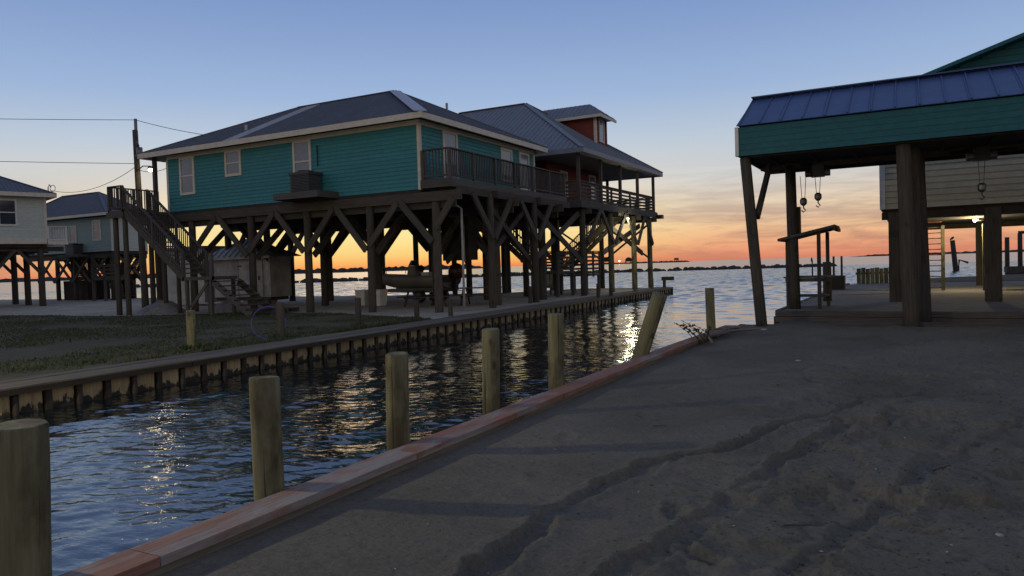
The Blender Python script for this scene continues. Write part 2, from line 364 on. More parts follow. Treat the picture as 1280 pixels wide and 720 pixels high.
def window(parent, c, w, h, nrm, fm='cream', pm='blind', split=True, name='window', fw=.11):
    """frame boards with panes as children, on a wall whose outward normal is nrm"""
    c = V(c); nn = V((nrm[0], nrm[1], 0)); a = V((-nn.y, nn.x, 0)); mb = MB(); z = V((0, 0, 1))
    def bx(u0, v0, u1, v1, d0, d1):
        vs = [c + a * u + z * v_ + nn * d for d in (d0, d1) for (u, v_) in ((u0, v0), (u1, v0), (u1, v1), (u0, v1))]
        mb.add(vs, [(0, 1, 2, 3), (7, 6, 5, 4), (0, 4, 5, 1), (1, 5, 6, 2), (2, 6, 7, 3), (3, 7, 4, 0)])
    bx(-w / 2 - fw, -h / 2 - fw, w / 2 + fw, -h / 2, .02, .07); bx(-w / 2 - fw, h / 2, w / 2 + fw, h / 2 + fw, .02, .07)
    bx(-w / 2 - fw, -h / 2, -w / 2, h / 2, .02, .068); bx(w / 2, -h / 2, w / 2 + fw, h / 2, .02, .068)
    if split: bx(-w / 2, -.03, w / 2, .03, .02, .06)
    f = mb.build(name, fm, parent)
    for (v0, v1, dd) in (((-h / 2, -.03, .036), (.03, h / 2, .044)) if split else ((-h / 2, h / 2, .04),)):
        vs = [c + a * u + z * v_ + nn * d for d in (.0, dd) for (u, v_) in ((-w / 2, v0), (w / 2, v0), (w / 2, v1), (-w / 2, v1))]
        raw('pane', vs, [(0, 1, 2, 3), (7, 6, 5, 4), (0, 4, 5, 1), (1, 5, 6, 2), (2, 6, 7, 3), (3, 7, 4, 0)], pm, f)
    return f
def clip(poly, a, lo):
    out = []
    for i in range(len(poly)):
        p, q = poly[i], poly[(i + 1) % len(poly)]; fp, fq = (p[0] - a) * lo, (q[0] - a) * lo
        if fp >= 0: out.append(p)
        if fp * fq < 0:
            k = fp / (fp - fq); out.append((p[0] + (q[0] - p[0]) * k, p[1] + (q[1] - p[1]) * k))
    return out
def metal_slope(parent, poly, mat, pw=.9, ribs=3, rh=.03, rw=.05, alt=None):
    """sheet metal panels with ribs on one roof slope; poly = eave start, eave end, then up and back"""
    A, B = V(poly[0]), V(poly[1]); e = (B - A).normalized(); nn = (B - A).cross(V(poly[2]) - A).normalized()
    if nn.z < 0: nn = -nn
    g = nn.cross(e).normalized()
    if g.z < 0: g = -g
    p2 = [((V(p) - A).dot(e), (V(p) - A).dot(g)) for p in poly]
    s0, s1 = min(p[0] for p in p2), max(p[0] for p in p2); n = max(1, round((s1 - s0) / pw)); w = (s1 - s0) / n
    at = lambda s, t_, h: A + e * s + g * t_ + nn * h
    for i in range(n):
        a, b = s0 + i * w + .003, s0 + (i + 1) * w - .003
        c = clip(clip(p2, a, 1), b, -1)
        if len(c) < 3: continue
        mb = MB(); k = len(c)
        mb.add([at(p[0], p[1], .012) for p in c] + [at(p[0], p[1], .03) for p in c], [tuple(range(k)), tuple(range(2 * k - 1, k - 1, -1))] + [(j, j + k, (j + 1) % k + k, (j + 1) % k) for j in range(k)])
        for r in range(ribs):
            s = a + w * (r + .12) / ribs; cc = clip(clip(p2, s - .001, 1), s + .001, -1)
            if len(cc) < 3: continue
            t0, t1 = min(p[1] for p in cc), max(p[1] for p in cc)
            if t1 - t0 > .1:
                mb.add([at(s + u, t_, h) for t_ in (t0, t1 - .02) for (u, h) in ((-rw / 2, .03), (rw / 2, .03), (rw / 5, .03 + rh), (-rw / 5, .03 + rh))],
                       [(0, 3, 2, 1), (4, 5, 6, 7), (0, 1, 5, 4), (1, 2, 6, 5), (2, 3, 7, 6), (3, 0, 4, 7)])
        mid = (a + b) / 2
        mb.build('roof_panel', alt[2] if alt and alt[0] <= mid <= alt[1] else mat, parent)
def hip_roof(h, x0, x1, y0, y1, ze, rx0, rx1, zr, mat, cap='roof1l', thick=.22, fas='cream', pw=.9, ribs=3, alt=None, capw=.34, faces='SENW', cap2=None):
    ym = (y0 + y1) / 2
    c = [(x0, y0, ze), (x1, y0, ze), (x1, y1, ze), (x0, y1, ze)]; lo = [(p[0], p[1], ze - .05) for p in c]
    r = [(rx0, ym, zr), (rx1, ym, zr)]
    vs = lo + c + r; fs = [(3, 2, 1, 0), (0, 1, 5, 4), (1, 2, 6, 5), (2, 3, 7, 6), (3, 0, 4, 7), (4, 5, 9, 8), (5, 6, 9), (6, 7, 8, 9), (7, 4, 8)]
    rf = raw('roof', vs, fs, 'soffit', h)
    if 'S' in faces: metal_slope(rf, [c[0], c[1], r[1], r[0]], mat, pw, ribs, alt=alt)
    if 'E' in faces: metal_slope(rf, [c[1], c[2], r[1]], mat, pw, ribs)
    if 'N' in faces: metal_slope(rf, [c[2], c[3], r[0], r[1]], mat, pw * 2, 2)
    if 'W' in faces: metal_slope(rf, [c[3], c[0], r[0]], mat, pw * 2, 2)
    up = V((0, 0, .05))
    for a, b, cm in ((c[1], r[1], cap), (c[0], r[0], mat), (c[2], r[1], mat), (c[3], r[0], mat), (r[0], r[1], mat)):
        beam('ridge_cap', V(a) + up, V(b) + up, capw if cm == cap else .22, .03, cm, rf)
    th = thick; e = .03
    beam('fascia', (x0 - e, y0 - .02, ze - th / 2 + .03), (x1 + e, y0 - .02, ze - th / 2 + .03), .04, th, fas, rf)
    beam('fascia', (x1 + .02, y0, ze - th / 2 + .03), (x1 + .02, y1, ze - th / 2 + .03), .04, th, fas, rf)
    beam('fascia', (x0 - .02, y0, ze - th / 2 + .03), (x0 - .02, y1, ze - th / 2 + .03), .04, th, fas, rf)
    beam('fascia', (x0 - e, y1 + .02, ze - th / 2 + .03), (x1 + e, y1 + .02, ze - th / 2 + .03), .04, th, fas, rf)
    return rf
def railing(parent, pts, zf, mat, h=1.0, style='bal', step=1.7, pmat=None, top=.14):
    """posts, rails and infill along a polyline pts (xy); zf floor level"""
    pmat = pmat or mat
    for (a, b) in zip(pts[:-1], pts[1:]):
        a, b = V((a[0], a[1], zf)), V((b[0], b[1], zf)); L = (b - a).length; n = max(1, round(L / step)); d = (b - a) / L
        for i in range(n + 1):
            p = a + d * (L * i / n)
            if i == 0 and a != V((pts[0][0], pts[0][1], zf)): continue
            box('rail_post', p.x - .05, p.y - .05, zf - .15, p.x + .05, p.y + .05, zf + h - .005, pmat, parent)
        beam('top_rail', a + V((0, 0, h)), b + V((0, 0, h)), top, .045, mat, parent)
        if style == 'bal':
            beam('bottom_rail', a + V((0, 0, .12)), b + V((0, 0, .12)), .06, .07, mat, parent)
            mb = MB(); k = int(L / .13)
            for i in range(1, k):
                p = a + d * (L * i / k); mb.box(p.x - .018, p.y - .018, zf + .1, p.x + .018, p.y + .018, zf + h - .02)
            tag(mb.build('balusters', mat, parent), kind='stuff')
        else:
            for k in range(style):
                z = .1 + (h - .2) * k / (style - 1)
                beam('rail_board', a + V((0, 0, z)), b + V((0, 0, z)), .035, .11, mat, parent)
def flight(parent, top, bot, width, mat, n, rail=True, name='staircase', rmat=None, side=(0, 1, 0)):
    """open wooden stairs from top to bot (edge line); width runs along side; treads, stringers, hand rails are sub-parts"""
    top, bot, sd_ = V(top), V(bot), V(side); mb = MB(); rmat = rmat or mat
    mb.bar(top - V((0, 0, .12)), bot - V((0, 0, .12)), .06, .28)
    st = mb.build(name, mat, parent)
    beam('stringer', top + sd_ * width - V((0, 0, .12)), bot + sd_ * width - V((0, 0, .12)), .06, .28, mat, st)
    hd = V((bot.x - top.x, bot.y - top.y, 0)).normalized()
    run = V((bot.x - top.x, bot.y - top.y, 0)).length / n * 1.02
    for i in range(n):
        p = top + (bot - top) * ((i + .5) / n) + sd_ * (width / 2)
        beam('tread', p - sd_ * (width / 2 + .03), p + sd_ * (width / 2 + .03), run, .045, mat, st)
    if rail:
        for k in (0, width):
            o = sd_ * k
            beam('hand_rail', top + o + V((0, 0, .95)), bot + o + V((0, 0, .95)), .12, .05, rmat, st)
            beam('bottom_rail', top + o + V((0, 0, .16)), bot + o + V((0, 0, .16)), .05, .08, rmat, st)
            L = (bot - top).length; kk = int(L / .16); m2 = MB()
            for i in range(1, kk):
                p = top + (bot - top) * (i / kk) + o; m2.box(p.x - .018, p.y - .018, p.z + .12, p.x + .018, p.y + .018, p.z + .94)
            tag(m2.build('balusters', rmat, st), kind='stuff')
            for i in (0, .5, 1):
                p = top + (bot - top) * i + o; box('rail_post', p.x - .05, p.y - .05, p.z - .2, p.x + .05, p.y + .05, p.z + .97, rmat, st)
    return st
def knee(h, p, q, z, ztop, mat='beam', w=.09, d=.25):
    """diagonal brace from a pile at height z up to the beam"""
    beam('brace', (p[0], p[1], z), (q[0], q[1], ztop), w, d, mat, h)

# ------------------------------------------------------------------ numpy noise
def vnoise(x, y, seed):
    rs_ = np.random.RandomState(seed); T = rs_.rand(256, 256)
    xi, yi = np.floor(x).astype(int), np.floor(y).astype(int); fx, fy = x - xi, y - yi
    fx, fy = fx * fx * (3 - 2 * fx), fy * fy * (3 - 2 * fy); g = lambda a, b: T[a % 256, b % 256]
    return (g(xi, yi) * (1 - fx) + g(xi + 1, yi) * fx) * (1 - fy) + (g(xi, yi + 1) * (1 - fx) + g(xi + 1, yi + 1) * fx) * fy - .5
def fbm(x, y, f, o, seed):
    s, a = 0, 1.
    for i in range(o): s = s + a * vnoise(x * f, y * f, seed + i); f *= 2.03; a *= .5
    return s
def grid_mesh(name, xs, ys, zf, mat):
    X, Y = np.meshgrid(xs, ys); Z = zf(X, Y); nx, ny = len(xs), len(ys)
    co = np.stack([X.ravel(), Y.ravel(), Z.ravel()], 1).astype(np.float32)
    i = np.arange(nx * ny).reshape(ny, nx); q = np.stack([i[:-1, :-1], i[:-1, 1:], i[1:, 1:], i[1:, :-1]], -1).reshape(-1, 4)
    return np_mesh(name, co, q, mat, True)
def np_mesh(name, co, faces, mat, smooth=False):
    me = bpy.data.meshes.new(name); n, k = faces.shape
    me.vertices.add(len(co)); me.vertices.foreach_set('co', co.astype(np.float32).ravel())
    me.loops.add(n * k); me.loops.foreach_set('vertex_index', faces.astype(np.int32).ravel())
    me.polygons.add(n); me.polygons.foreach_set('loop_start', (np.arange(n) * k).astype(np.int32))
    if smooth: me.polygons.foreach_set('use_smooth', np.ones(n, bool))
    me.materials.append(MT[mat]); me.update(calc_edges=True); return me

# ================================================================== SETTING
WZ = -.42
BK = lambda y: -11.82 - (y - 5) * .032          # outer edge of the left bulkhead
o = link('bay_water', md('bay_water', [(-20000, -200, 0), (20000, -200, 0), (20000, 30000, 0), (-20000, 30000, 0)], [(0, 1, 2, 3)], 'water'), None, (0, 0, WZ - .1)); tag(o, kind='structure')
def steps(*seg):
    return np.concatenate([np.arange(a, b, d) for a, b, d in seg])
def wave_z(X, Y):
    rw = np.random.RandomState(11); out = np.zeros_like(X); bay = np.clip((Y - 16) / 28, 0, 1) ** 1.0; dist = np.hypot(X, Y)
    for (n, l0, l1, slope, spread, wgt) in ((24, .12, .34, .066, .8, 1 - .6 * bay), (6, .7, 1.5, .03, .9, 1 - .5 * bay), (22, .6, 1.6, .10, .8, bay)):
        for i in range(n):
            lam = l0 * (l1 / l0) ** rw.rand(); a = YAW + rw.randn() * spread; k = 2 * math.pi / lam; amp = slope / k / math.sqrt(n / 2)
            ph = rw.rand() * 6.283; kx, ky = -math.sin(a) * k, math.cos(a) * k
            gust = .55 + .9 * (vnoise(X * .5 / max(lam, .4) + i * 7.1, Y * .5 / max(lam, .4), 80 + i) + .5)
            out += wgt * gust * amp * np.sin(kx * X + ky * Y + ph + 1.2 * vnoise(X / lam * .35, Y / lam * .35, 120 + i))
    edge = np.clip((200 - Y) / 20, 0, 1) * np.clip((X + 150) / 15, 0, 1) * np.clip((45 - X) / 10, 0, 1)
    return out * edge
xs = steps((-150, -60, 1.0), (-60, -30, .35), (-30, -12.4, .2), (-12.4, -3.8, .042), (-3.8, 8, .16), (8, 45.1, .6))
ys = steps((-12, 1.5, .3), (1.5, 12, .036), (12, 22, .06), (22, 45, .11), (45, 90, .2), (90, 200.1, .35))
o = link('water', grid_mesh('water', xs, ys, wave_z, 'water'), None, (0, 0, WZ)); tag(o, kind='structure')

# --- near bank of sand with wheel ruts
def seg_d(X, Y, pts):
    best = np.full(X.shape, 1e9); side_ = np.zeros(X.shape)
    for (x0, y0), (x1, y1) in zip(pts[:-1], pts[1:]):
        dx, dy = x1 - x0, y1 - y0; L2 = dx * dx + dy * dy; k = np.clip(((X - x0) * dx + (Y - y0) * dy) / L2, 0, 1)
        d = np.hypot(X - x0 - k * dx, Y - y0 - k * dy); s = np.sign((X - x0) * dy - (Y - y0) * dx)
        mk = d < best; best = np.where(mk, d, best); side_ = np.where(mk, s, side_)
    return best * side_
RUTS = [([(-1.7, 1.5), (-1.98, 3.0), (-2.08, 3.77), (-2.1, 4.37), (-1.98, 5.21), (-1.77, 5.9), (-1.5, 6.4), (-1.17, 7.14), (-.73, 8.39), (.2, 10.5), (2.0, 13.5)], .056, .085),
        ([(-1.5, 2.4), (-1.42, 3.57), (-1.26, 4.27), (-1.03, 5.0), (-.89, 6.39), (-.5, 7.6), (.4, 9.6), (2.4, 12.8)], .046, .085),
        ([(-.7, 2.6), (-.55, 3.9), (-.25, 5.2), (.2, 6.5), (1.0, 8.2), (2.6, 10.5)], .034, .09)]
def sand_z(X, Y):
    wx = X + .16 * fbm(X, Y, 1.7, 3, 61); wy = Y + .16 * fbm(X, Y, 1.7, 3, 62)
    z = -.03 + .05 * fbm(X, Y, .35, 3, 3) + .012 * fbm(X, Y, 2.2, 3, 9)
    tracks = 0; crumb = fbm(X, Y, 7, 4, 91); fx = wx + .05 * crumb; fy = wy + .05 * fbm(X, Y, 7, 4, 95)
    sm = lambda a, b, q: (lambda u: u * u * (3 - 2 * u))(np.clip((q - a) / (b - a), 0, 1))
    for pts, dep, wd in RUTS:
        d = seg_d(fx, fy, pts); q = np.abs(d) / wd; fade = np.clip((12.5 - Y) / 4.5, .0, 1) * np.clip(.8 + 1.0 * vnoise(X * 1.3, Y * 1.3, 71), .25, 1.2)
        tracks = tracks + fade * (-dep * .7 * (1 - sm(.7, 1.15, q)) + dep * .62 * sm(.9, 1.2, q) * np.exp(-np.clip(q - 1.2, 0, 9) ** 2 / .55) * (1 + .5 * crumb))
    z = z + tracks
    rough = np.clip((wx + 1.9) / 1.6, 0, 1) * np.clip(1.25 - np.abs(Y - 6.5) / 13, .25, 1)       # churned ground on the right
    n = fbm(wx, wy, 2.6, 5, 21); z = z + rough * .05 * n + .005 * fbm(X, Y, 11, 4, 5) * (.5 + 1.6 * rough)
    for th, fr, sd_, hg in ((-.05, .9, 33, .022), (.12, .9, 33, .018), (.02, 1.7, 37, .016), (.2, 1.5, 41, .014)):   # broken crusts with sharp little edges
        m_ = fbm(fx * .8, fy * 1.25, fr, 5, sd_); z = z + (.12 + .88 * rough) * hg * np.tanh((m_ - th) / .018)
    z = z + (.05 + rough) * .010 * np.clip(fbm(X, Y, 9, 4, 51), 0, 1)
    for cx, cy, dp, a in FEET:
        u = (X - cx) * math.cos(a) + (Y - cy) * math.sin(a); v = -(X - cx) * math.sin(a) + (Y - cy) * math.cos(a)
        q = (u / .075) ** 2 + (v / .16) ** 2
        z = z + dp * (-np.exp(-q ** 2) + .45 * np.exp(-(np.sqrt(q) - 1.5) ** 2 * 6))
    k = np.clip((-2.9 - X) / .5, 0, 1); z = z * (1 - k) - .03 * k + .012 * k * fbm(X, Y, 2, 2, 77)
    z = z - .015 * np.exp(-((X + 3.5) / .15) ** 2)                                        # scoured along the cap
    z = z + np.clip((Y - 15) / 4, 0, 1) * .05 + np.clip((X - 6) / 10, 0, 1) * .1
    z = np.where((Y > 18.75 + .25 * vnoise(X * 3, Y * 3, 5)) & (X < -2.86), -1.3, z)
    return z
FEET = [(-1.38, 4.79, .03, .3), (-1.03, 4.10, .05, .9), (-2.9, 6.4, .014, .2), (-2.5, 7.6, .014, .5), (-2.75, 9.3, .015, .1), (-1.9, 8.6, .015, .4), (-.6, 5.5, .03, -.4), (-.1, 4.6, .03, .8), (-2.6, 5.2, .008, .4)]
xs = np.concatenate([np.arange(-3.66, 3, .022), np.arange(3, 9, .09), np.arange(9, 40.1, 1.0)])
ys = np.concatenate([np.arange(-30, 1, 1.2), np.arange(1, 1.9, .1), np.arange(1.9, 7, .02), np.arange(7, 12, .035), np.arange(12, 20.6, .07)])
o = link('sand_ground', grid_mesh('sand_ground', xs, ys, sand_z, 'sand'), None, (0, 0, 0)); tag(o, kind='structure')
# land under the right-hand properties
def slab(name, pts, z, zb, mat):
    n = len(pts); return raw(name, [(x, y, z) for x, y in pts] + [(x, y, zb) for x, y in pts], [tuple(range(n)), tuple(range(2 * n - 1, n - 1, -1))] + [(j, (j + 1) % n, (j + 1) % n + n, j + n) for j in range(n)], mat)
slab_o = slab('concrete_slab', [(-2.95, 20.0), (24, 18.6), (24, 41), (-.6, 40.4), (-2.25, 39.3), (-2.66, 37.5)], .25, -1.2, 'conc'); tag(slab_o, kind='structure')
tag(slab('lawn', [(-.6, 40.45), (24, 41.05), (24, 52), (6, 52), (1.2, 47), (-.4, 43)], .27, -1.2, 'turf'), kind='structure')
edge = [(-95, 20.3), (-39, 20.1), (-30, 20.1), (-25, 22.6), (-19.3, 22.3), (-15.5, 20.7), (BK(19.8) - 1.1, 19.8)]
tag(slab('grass_ground', [(-95, -30), (BK(-30) - 1.1, -30)] + edge[::-1], -.035, -1.5, 'turf'), kind='structure')
tag(slab('yard_ground', edge + [(BK(46) - 1.1, 46), (-19.5, 46.2), (-22, 40.5), (-30, 38.3), (-55, 38.2), (-95, 36)], -.03, -1.5, 'yard'), kind='structure')

# short grass on the left bank (nobody could count it)
rs_ = np.random.RandomState(4); n = 75000
gx = -12.9 - rs_.rand(n) ** 1.35 * 30; gy = 4 + rs_.rand(n) * 19
lim = np.interp(gx, [-95, -39, -30, -25, -19.3, -15.5, -12.8], [20.3, 20.1, 20.1, 22.6, 22.3, 20.7, 19.8]) + .3 * fbm(gx, gy, .9, 3, 15)
keep = (gy < lim) & (gx < BK(gy) - 1.12) & (fbm(gx, gy, .45, 3, 44) + .3 * rs_.rand(n) > .02); gx, gy = gx[keep], gy[keep]; ty = 4 + rs_.rand(3500) * 15.5; tx = BK(ty) - 1.13 - np.abs(rs_.randn(3500)) * .09; ok = fbm(tx, ty, 1.1, 2, 19) > .02; tx, ty = tx[ok], ty[ok]
pa = rs_.rand(900) * 6.283; pr = .1 + np.abs(rs_.randn(900)) * .08; pi_ = rs_.randint(0, 4, 900); PXY = np.array([(-14.22, 11.21), (-13.96, 13.65), (-13.82, 16.47), (-13.9, 19.42)])
nt = len(tx) + 900; gx = np.concatenate([gx, tx, PXY[pi_, 0] + np.cos(pa) * pr]); gy = np.concatenate([gy, ty, PXY[pi_, 1] + np.sin(pa) * pr])
n = len(gx); tall = np.ones(n); tall[-nt:] = 1.6 + 1.6 * rs_.rand(nt)
hh = tall * (.02 + .05 * rs_.rand(n)) * (1 + .9 * fbm(gx, gy, .8, 2, 17)); aa = rs_.rand(n) * 6.283; ww = .012 + .012 * rs_.rand(n)
co = np.zeros((n, 3, 3)); co[:, 0] = np.stack([gx - np.cos(aa) * ww, gy - np.sin(aa) * ww, -.035 + 0 * gx], 1); co[:, 1] = np.stack([gx + np.cos(aa) * ww, gy + np.sin(aa) * ww, -.035 + 0 * gx], 1)
co[:, 2] = np.stack([gx + (rs_.rand(n) - .5) * .09, gy + (rs_.rand(n) - .5) * .09, -.035 + hh], 1)
o = link('grass', np_mesh('grass', co.reshape(-1, 3), np.arange(n * 3).reshape(-1, 3), 'grass')); tag(o, 'short dark grass on the far bank of the canal', 'grass', kind='stuff')

# far shores and headlands
def far_land(name, pts, h, seed):
    rr = random.Random(seed); vs, fs = [], []
    P = []
    for (a, b) in zip(pts[:-1], pts[1:]):
        for i in range(60): P.append((a[0] + (b[0] - a[0]) * i / 60, a[1] + (b[1] - a[1]) * i / 60))
    P.append(pts[-1]); n = len(P)
    for i, (x, y) in enumerate(P):
        k = min(1, i / 8, (n - 1 - i) / 8) if n > 8 else 1; z = h * k * (.55 + .45 * rr.random())
        vs += [(x, y, WZ - .5), (x * 1.01, y * 1.01, WZ + max(.4, z)), (x * 1.06, y * 1.06, WZ + max(.3, z * .8)), (x * 1.08, y * 1.08, WZ - .5)]
    for i in range(n - 1):
        for j in range(3): fs.append((i * 4 + j, i * 4 + 4 + j, i * 4 + 5 + j, i * 4 + 1 + j))
    return tag(raw(name, vs, fs, 'land'), kind='structure')
far_land('far_shore', [(-2600, 900), (-1500, 1150), (-980, 1150), (-720, 1250)], 11, 3)
far_land('headland', [(-900, 1800), (-560, 1800), (-470, 1810)], 5, 5)
far_land('low_island', [(-150, 2400), (330, 2350), (1500, 2300)], 7, 8)
# breakwater of rocks
mb = MB(); rr = random.Random(5); line = [(-150, 92), (-102, 116), (-44, 160), (-14, 169)]
for (a, b), cnt in zip(zip(line[:-1], line[1:]), (120, 190, 90)):
    for i in range(cnt):
        k = (i + rr.random()) / cnt; x, y = a[0] + (b[0] - a[0]) * k + rr.uniform(-.7, .7), a[1] + (b[1] - a[1]) * k + rr.uniform(-.7, .7); s = rr.uniform(.45, 1.0)
        vs = []
        for dz, q in ((-.5, 1), (.35, .9), (.8, .45)):
            for j in range(5):
                an = 6.283 * j / 5 + rr.random() * .6; vs.append((x + math.cos(an) * s * q * rr.uniform(.8, 1.2), y + math.sin(an) * s * q * rr.uniform(.8, 1.2), WZ + dz * s * rr.uniform(.8, 1.1)))
        mb.add(vs, [(j, (j + 1) % 5, (j + 1) % 5 + 5, j + 5) for j in range(5)] + [(j + 5, (j + 1) % 5 + 5, (j + 1) % 5 + 10, j + 10) for j in range(5)] + [(10, 11, 12, 13, 14)])
tag(mb.build('breakwater', 'rock'), 'long low breakwater of dark rocks out in the bay', 'breakwater', kind='stuff')

# ------------------------------------------------------------------ near bulkhead and its cap
nb = thing('canal_bulkhead', 'near canal bulkhead with worn red and grey painted cap along the sand', 'bulkhead', (-3.75, 9, -.4))
y = -14.2; k = 0
while y < 17.3:
    L = rnd.choice((1.2, 1.8, 2.4)); L = min(L, 17.6 - y); dx = .10 * max(0, (y - 13) / 5); dx2 = .10 * max(0, (y + L - 13) / 5); j = rnd.uniform(-.008, .008)
    beam('cap_board', (-3.76 + dx + j, y + .004, .045 + rnd.uniform(-.004, .004)), (-3.76 + dx2 + j, y + L - .004, .045 + rnd.uniform(-.004, .004)), .27, .055, 'cap', nb); y += L
for z in (-.1, -.42): box('waler', -3.97, -14.2, z - .09, -3.90, 17.5, z + .09, 'dockwood', nb)
for i in range(105): box('sheet_plank', -3.885, -14.0 + i * .3, -1.4, -3.84, -13.71 + i * .3, .015, 'dockwood', nb)
box('inner_waler', -3.70, -14.2, -.25, -3.64, 17.5, .012, 'dockwood', nb)

# mooring pilings along the near bank
mo = [(-4.09, 2.13, -4.07, 2.15, .86, .125, 'thick olive piling nearest the camera at the left edge of the picture'),
      (-4.08, 3.82, -4.09, 3.82, .86, .105, 'olive piling with dark knot low down, second nearest on the near bank'),
      (-4.03, 5.28, -4.01, 5.28, .86, .10, 'olive piling third along the near bank, standing before black rippled water'),
      (-4.02, 6.94, -4.0, 6.94, .93, .095, 'olive piling fourth along the near bank, before the concrete yard edge'),
      (-3.99, 8.56, -3.97, 8.56, .98, .098, 'olive piling fifth along the near bank, beside the pale light reflection'),
      (-3.98, 11.85, -3.62, 11.9, 1.07, .125, 'piling leaning strongly to the right on the near bank'),
      (-3.82, 16.3, -3.84, 16.3, 1.0, .095, 'short dark piling standing past the driftwood and weed')]
for i, (x, y, x1, y1, zt, r, lab) in enumerate(mo):
    k = 1.5; bx, by = x - (x1 - x) * k / zt, y - (y1 - y) * k / zt
    o = log('mooring_piling', (bx, by, -1.5), (x1, y1, zt), r * 1.02, r, 'mooring', None, 22, 14, .035, .05 if i != 5 else .2, 11 + i)
    tag(o, lab, 'piling', 'pilings along the near bank')

# ------------------------------------------------------------------ far bulkhead
m, t, bs = mat_new('tan_sheet_with_algae'); c = coords(t, (10, 10, 1.2)); n1 = noise(t, c, 1.6, 6, .65); n2 = noise(t, coords(t, (7, 7, 4)), 1.0, 4, .6)
tco = N(t, 'ShaderNodeTexCoord'); sp = N(t, 'ShaderNodeSeparateXYZ'); t.links.new(tco.outputs['Object'], sp.inputs[0])
al = ramp(t, [(.46, (1, 1, 1, 1)), (.54, (0, 0, 0, 1))], math_(t, 'ADD', math_(t, 'MULTIPLY_ADD', sp.outputs[2], 2.2, -.10), math_(t, 'MULTIPLY_ADD', n2, 1.1, -.55))).outputs[0]
colr = ramp(t, [(.3, (.22, .165, .085, 1)), (.7, (.40, .32, .18, 1))], n1).outputs[0]
t.links.new(varied(t, mixc(t, al, colr, (.022, .02, .014, 1)), .3), bs.inputs['Base Color']); bs.inputs['Roughness'].default_value = .8; bump(t, bs, n1, .3, .01); MT['sheet'] = m
fbk = thing('canal_bulkhead', 'far canal bulkhead with tan sheet planks under a plank walkway', 'bulkhead', (-12.3, 20, -.4))
yy = -4.
sheet_me = md('sheet_plank', [(-.05, -.20, -.5), (.0, -.17, -.5), (.0, .17, -.5), (-.05, .20, -.5), (-.05, -.20, .5), (.0, -.17, .5), (.0, .17, .5), (-.05, .20, .5)], [(0, 3, 2, 1), (4, 5, 6, 7), (0, 1, 5, 4), (1, 2, 6, 5), (2, 3, 7, 6), (3, 0, 4, 7)], 'sheet')
i = 0
while yy < 45.7:
    link('sheet_plank', sheet_me, fbk, (BK(yy) - .10 + rnd.uniform(-.012, .012), yy, -.60 + rnd.uniform(-.03, .02)))
    if i % 2 == 0: log('guide_pile', (BK(yy + .25) - .075, yy + .25, -1.4), (BK(yy + .25) - .075, yy + .25, -.11 + rnd.uniform(-.02, .01)), .055, .05, 'wetwood', fbk, 8, 2, .05)
    else: box('batten', BK(yy + .25) - .12, yy + .2, -1.4, BK(yy + .25) - .05, yy + .3, -.11, 'wetwood', fbk)
    yy += .5; i += 1
raw('backing_wall', [(BK(-5) - .2, -5, -1.5), (BK(46) - .2, 46, -1.5), (BK(46) - .26, 46, -1.5), (BK(-5) - .26, -5, -1.5), (BK(-5) - .2, -5, -.1), (BK(46) - .2, 46, -.1), (BK(46) - .26, 46, -.1), (BK(-5) - .26, -5, -.1)], BF, 'wetwood', fbk)
yy = -5.
while yy < 45.8:
    L = min(3.6, 46 - yy)
    for j, (a, b) in enumerate(((-.02, .36), (.37, .36), (.74, .36))):
        off = rnd.uniform(-.15, .15) if 0 < yy else 0
        beam('walk_board', (BK(yy) - a - b / 2, yy + .01, -.022 + rnd.uniform(-.008, .008)), (BK(yy + L) - a - b / 2, yy + L - .01, -.022 + rnd.uniform(-.008, .008)), b - .02, .05, 'dockwood', fbk)
    beam('edge_board', (BK(yy) + .012, yy + .01, -.06), (BK(yy + L) + .012, yy + L - .01, -.06), .04, .09, 'wetwood', fbk); yy += L
raw('end_wall', bv(-19.4, 45.95, -1.4, BK(46), 46.05, -.05), BF, 'wetwood', fbk)

# pilings on the far bank
lp = [(-14.22, 11.21, .83, .10, 'olive stub piling standing alone in the far grass'), (-13.96, 13.65, .87, .095, 'grey stub piling in the grass with the blue hoop against it'),
      (-13.82, 16.47, .84, .09, 'grey stub piling in the grass below the house, right of the hoop'), (-13.9, 19.42, .62, .085, 'short stub piling at the end of the far grass'),
      (-13.78, 21.21, .55, .08, 'short stub piling at the near corner of the concrete yard'), (-14.5, 28.7, .72, .085, 'dark stub piling beside the canal-side house pile'),
      (-12.95, 32.76, .66, .085, 'dark stub piling at the dock edge, left of a pair'), (-13.0, 34.6, .65, .085, 'dark stub piling at the dock edge, right of a pair'),
      (-13.45, 39.6, .5, .085, 'low lamplit stub piling near the dock end'), (-13.6, 43.2, .62, .09, 'white-banded stub piling near the dock end')]
for x, y, zt, r, lab in lp:
    tag(log('stub_piling', (x, y, -.5), (x, y, zt), r * 1.05, r, 'mooring' if x > -14 and y > 38 or y < 12 else 'pile', None, 14, 6, .04, .06), lab, 'piling', 'stub pilings on the far bank')
tp = thing('dock_post', 'wooden post with a sideways block on top at the dock corner', 'post', (-13.35, 44.9, 0))
log('post', (-13.35, 44.9, -.3), (-13.35, 44.9, .55), .1, .1, 'pile', tp); box('cross_block', -13.5, 44.8, .45, -12.75, 45.0, .68, 'pile', tp)
# hoop
mb = MB(); R1 = .41; pts = [(math.cos(a) * R1, 0, math.sin(a) * R1) for a in [2 * math.pi * i / 40 for i in range(41)]]; mb.tube(pts, .013, 6, False)
o = link('hoop', md('hoop', mb.v, mb.f, 'hoop', True), None, (-14.18, 13.45, .37)); o.rotation_euler = (R_(-8), 0, R_(38)); tag(o, 'blue hoop leaning against a stub piling in the grass', 'hoop')

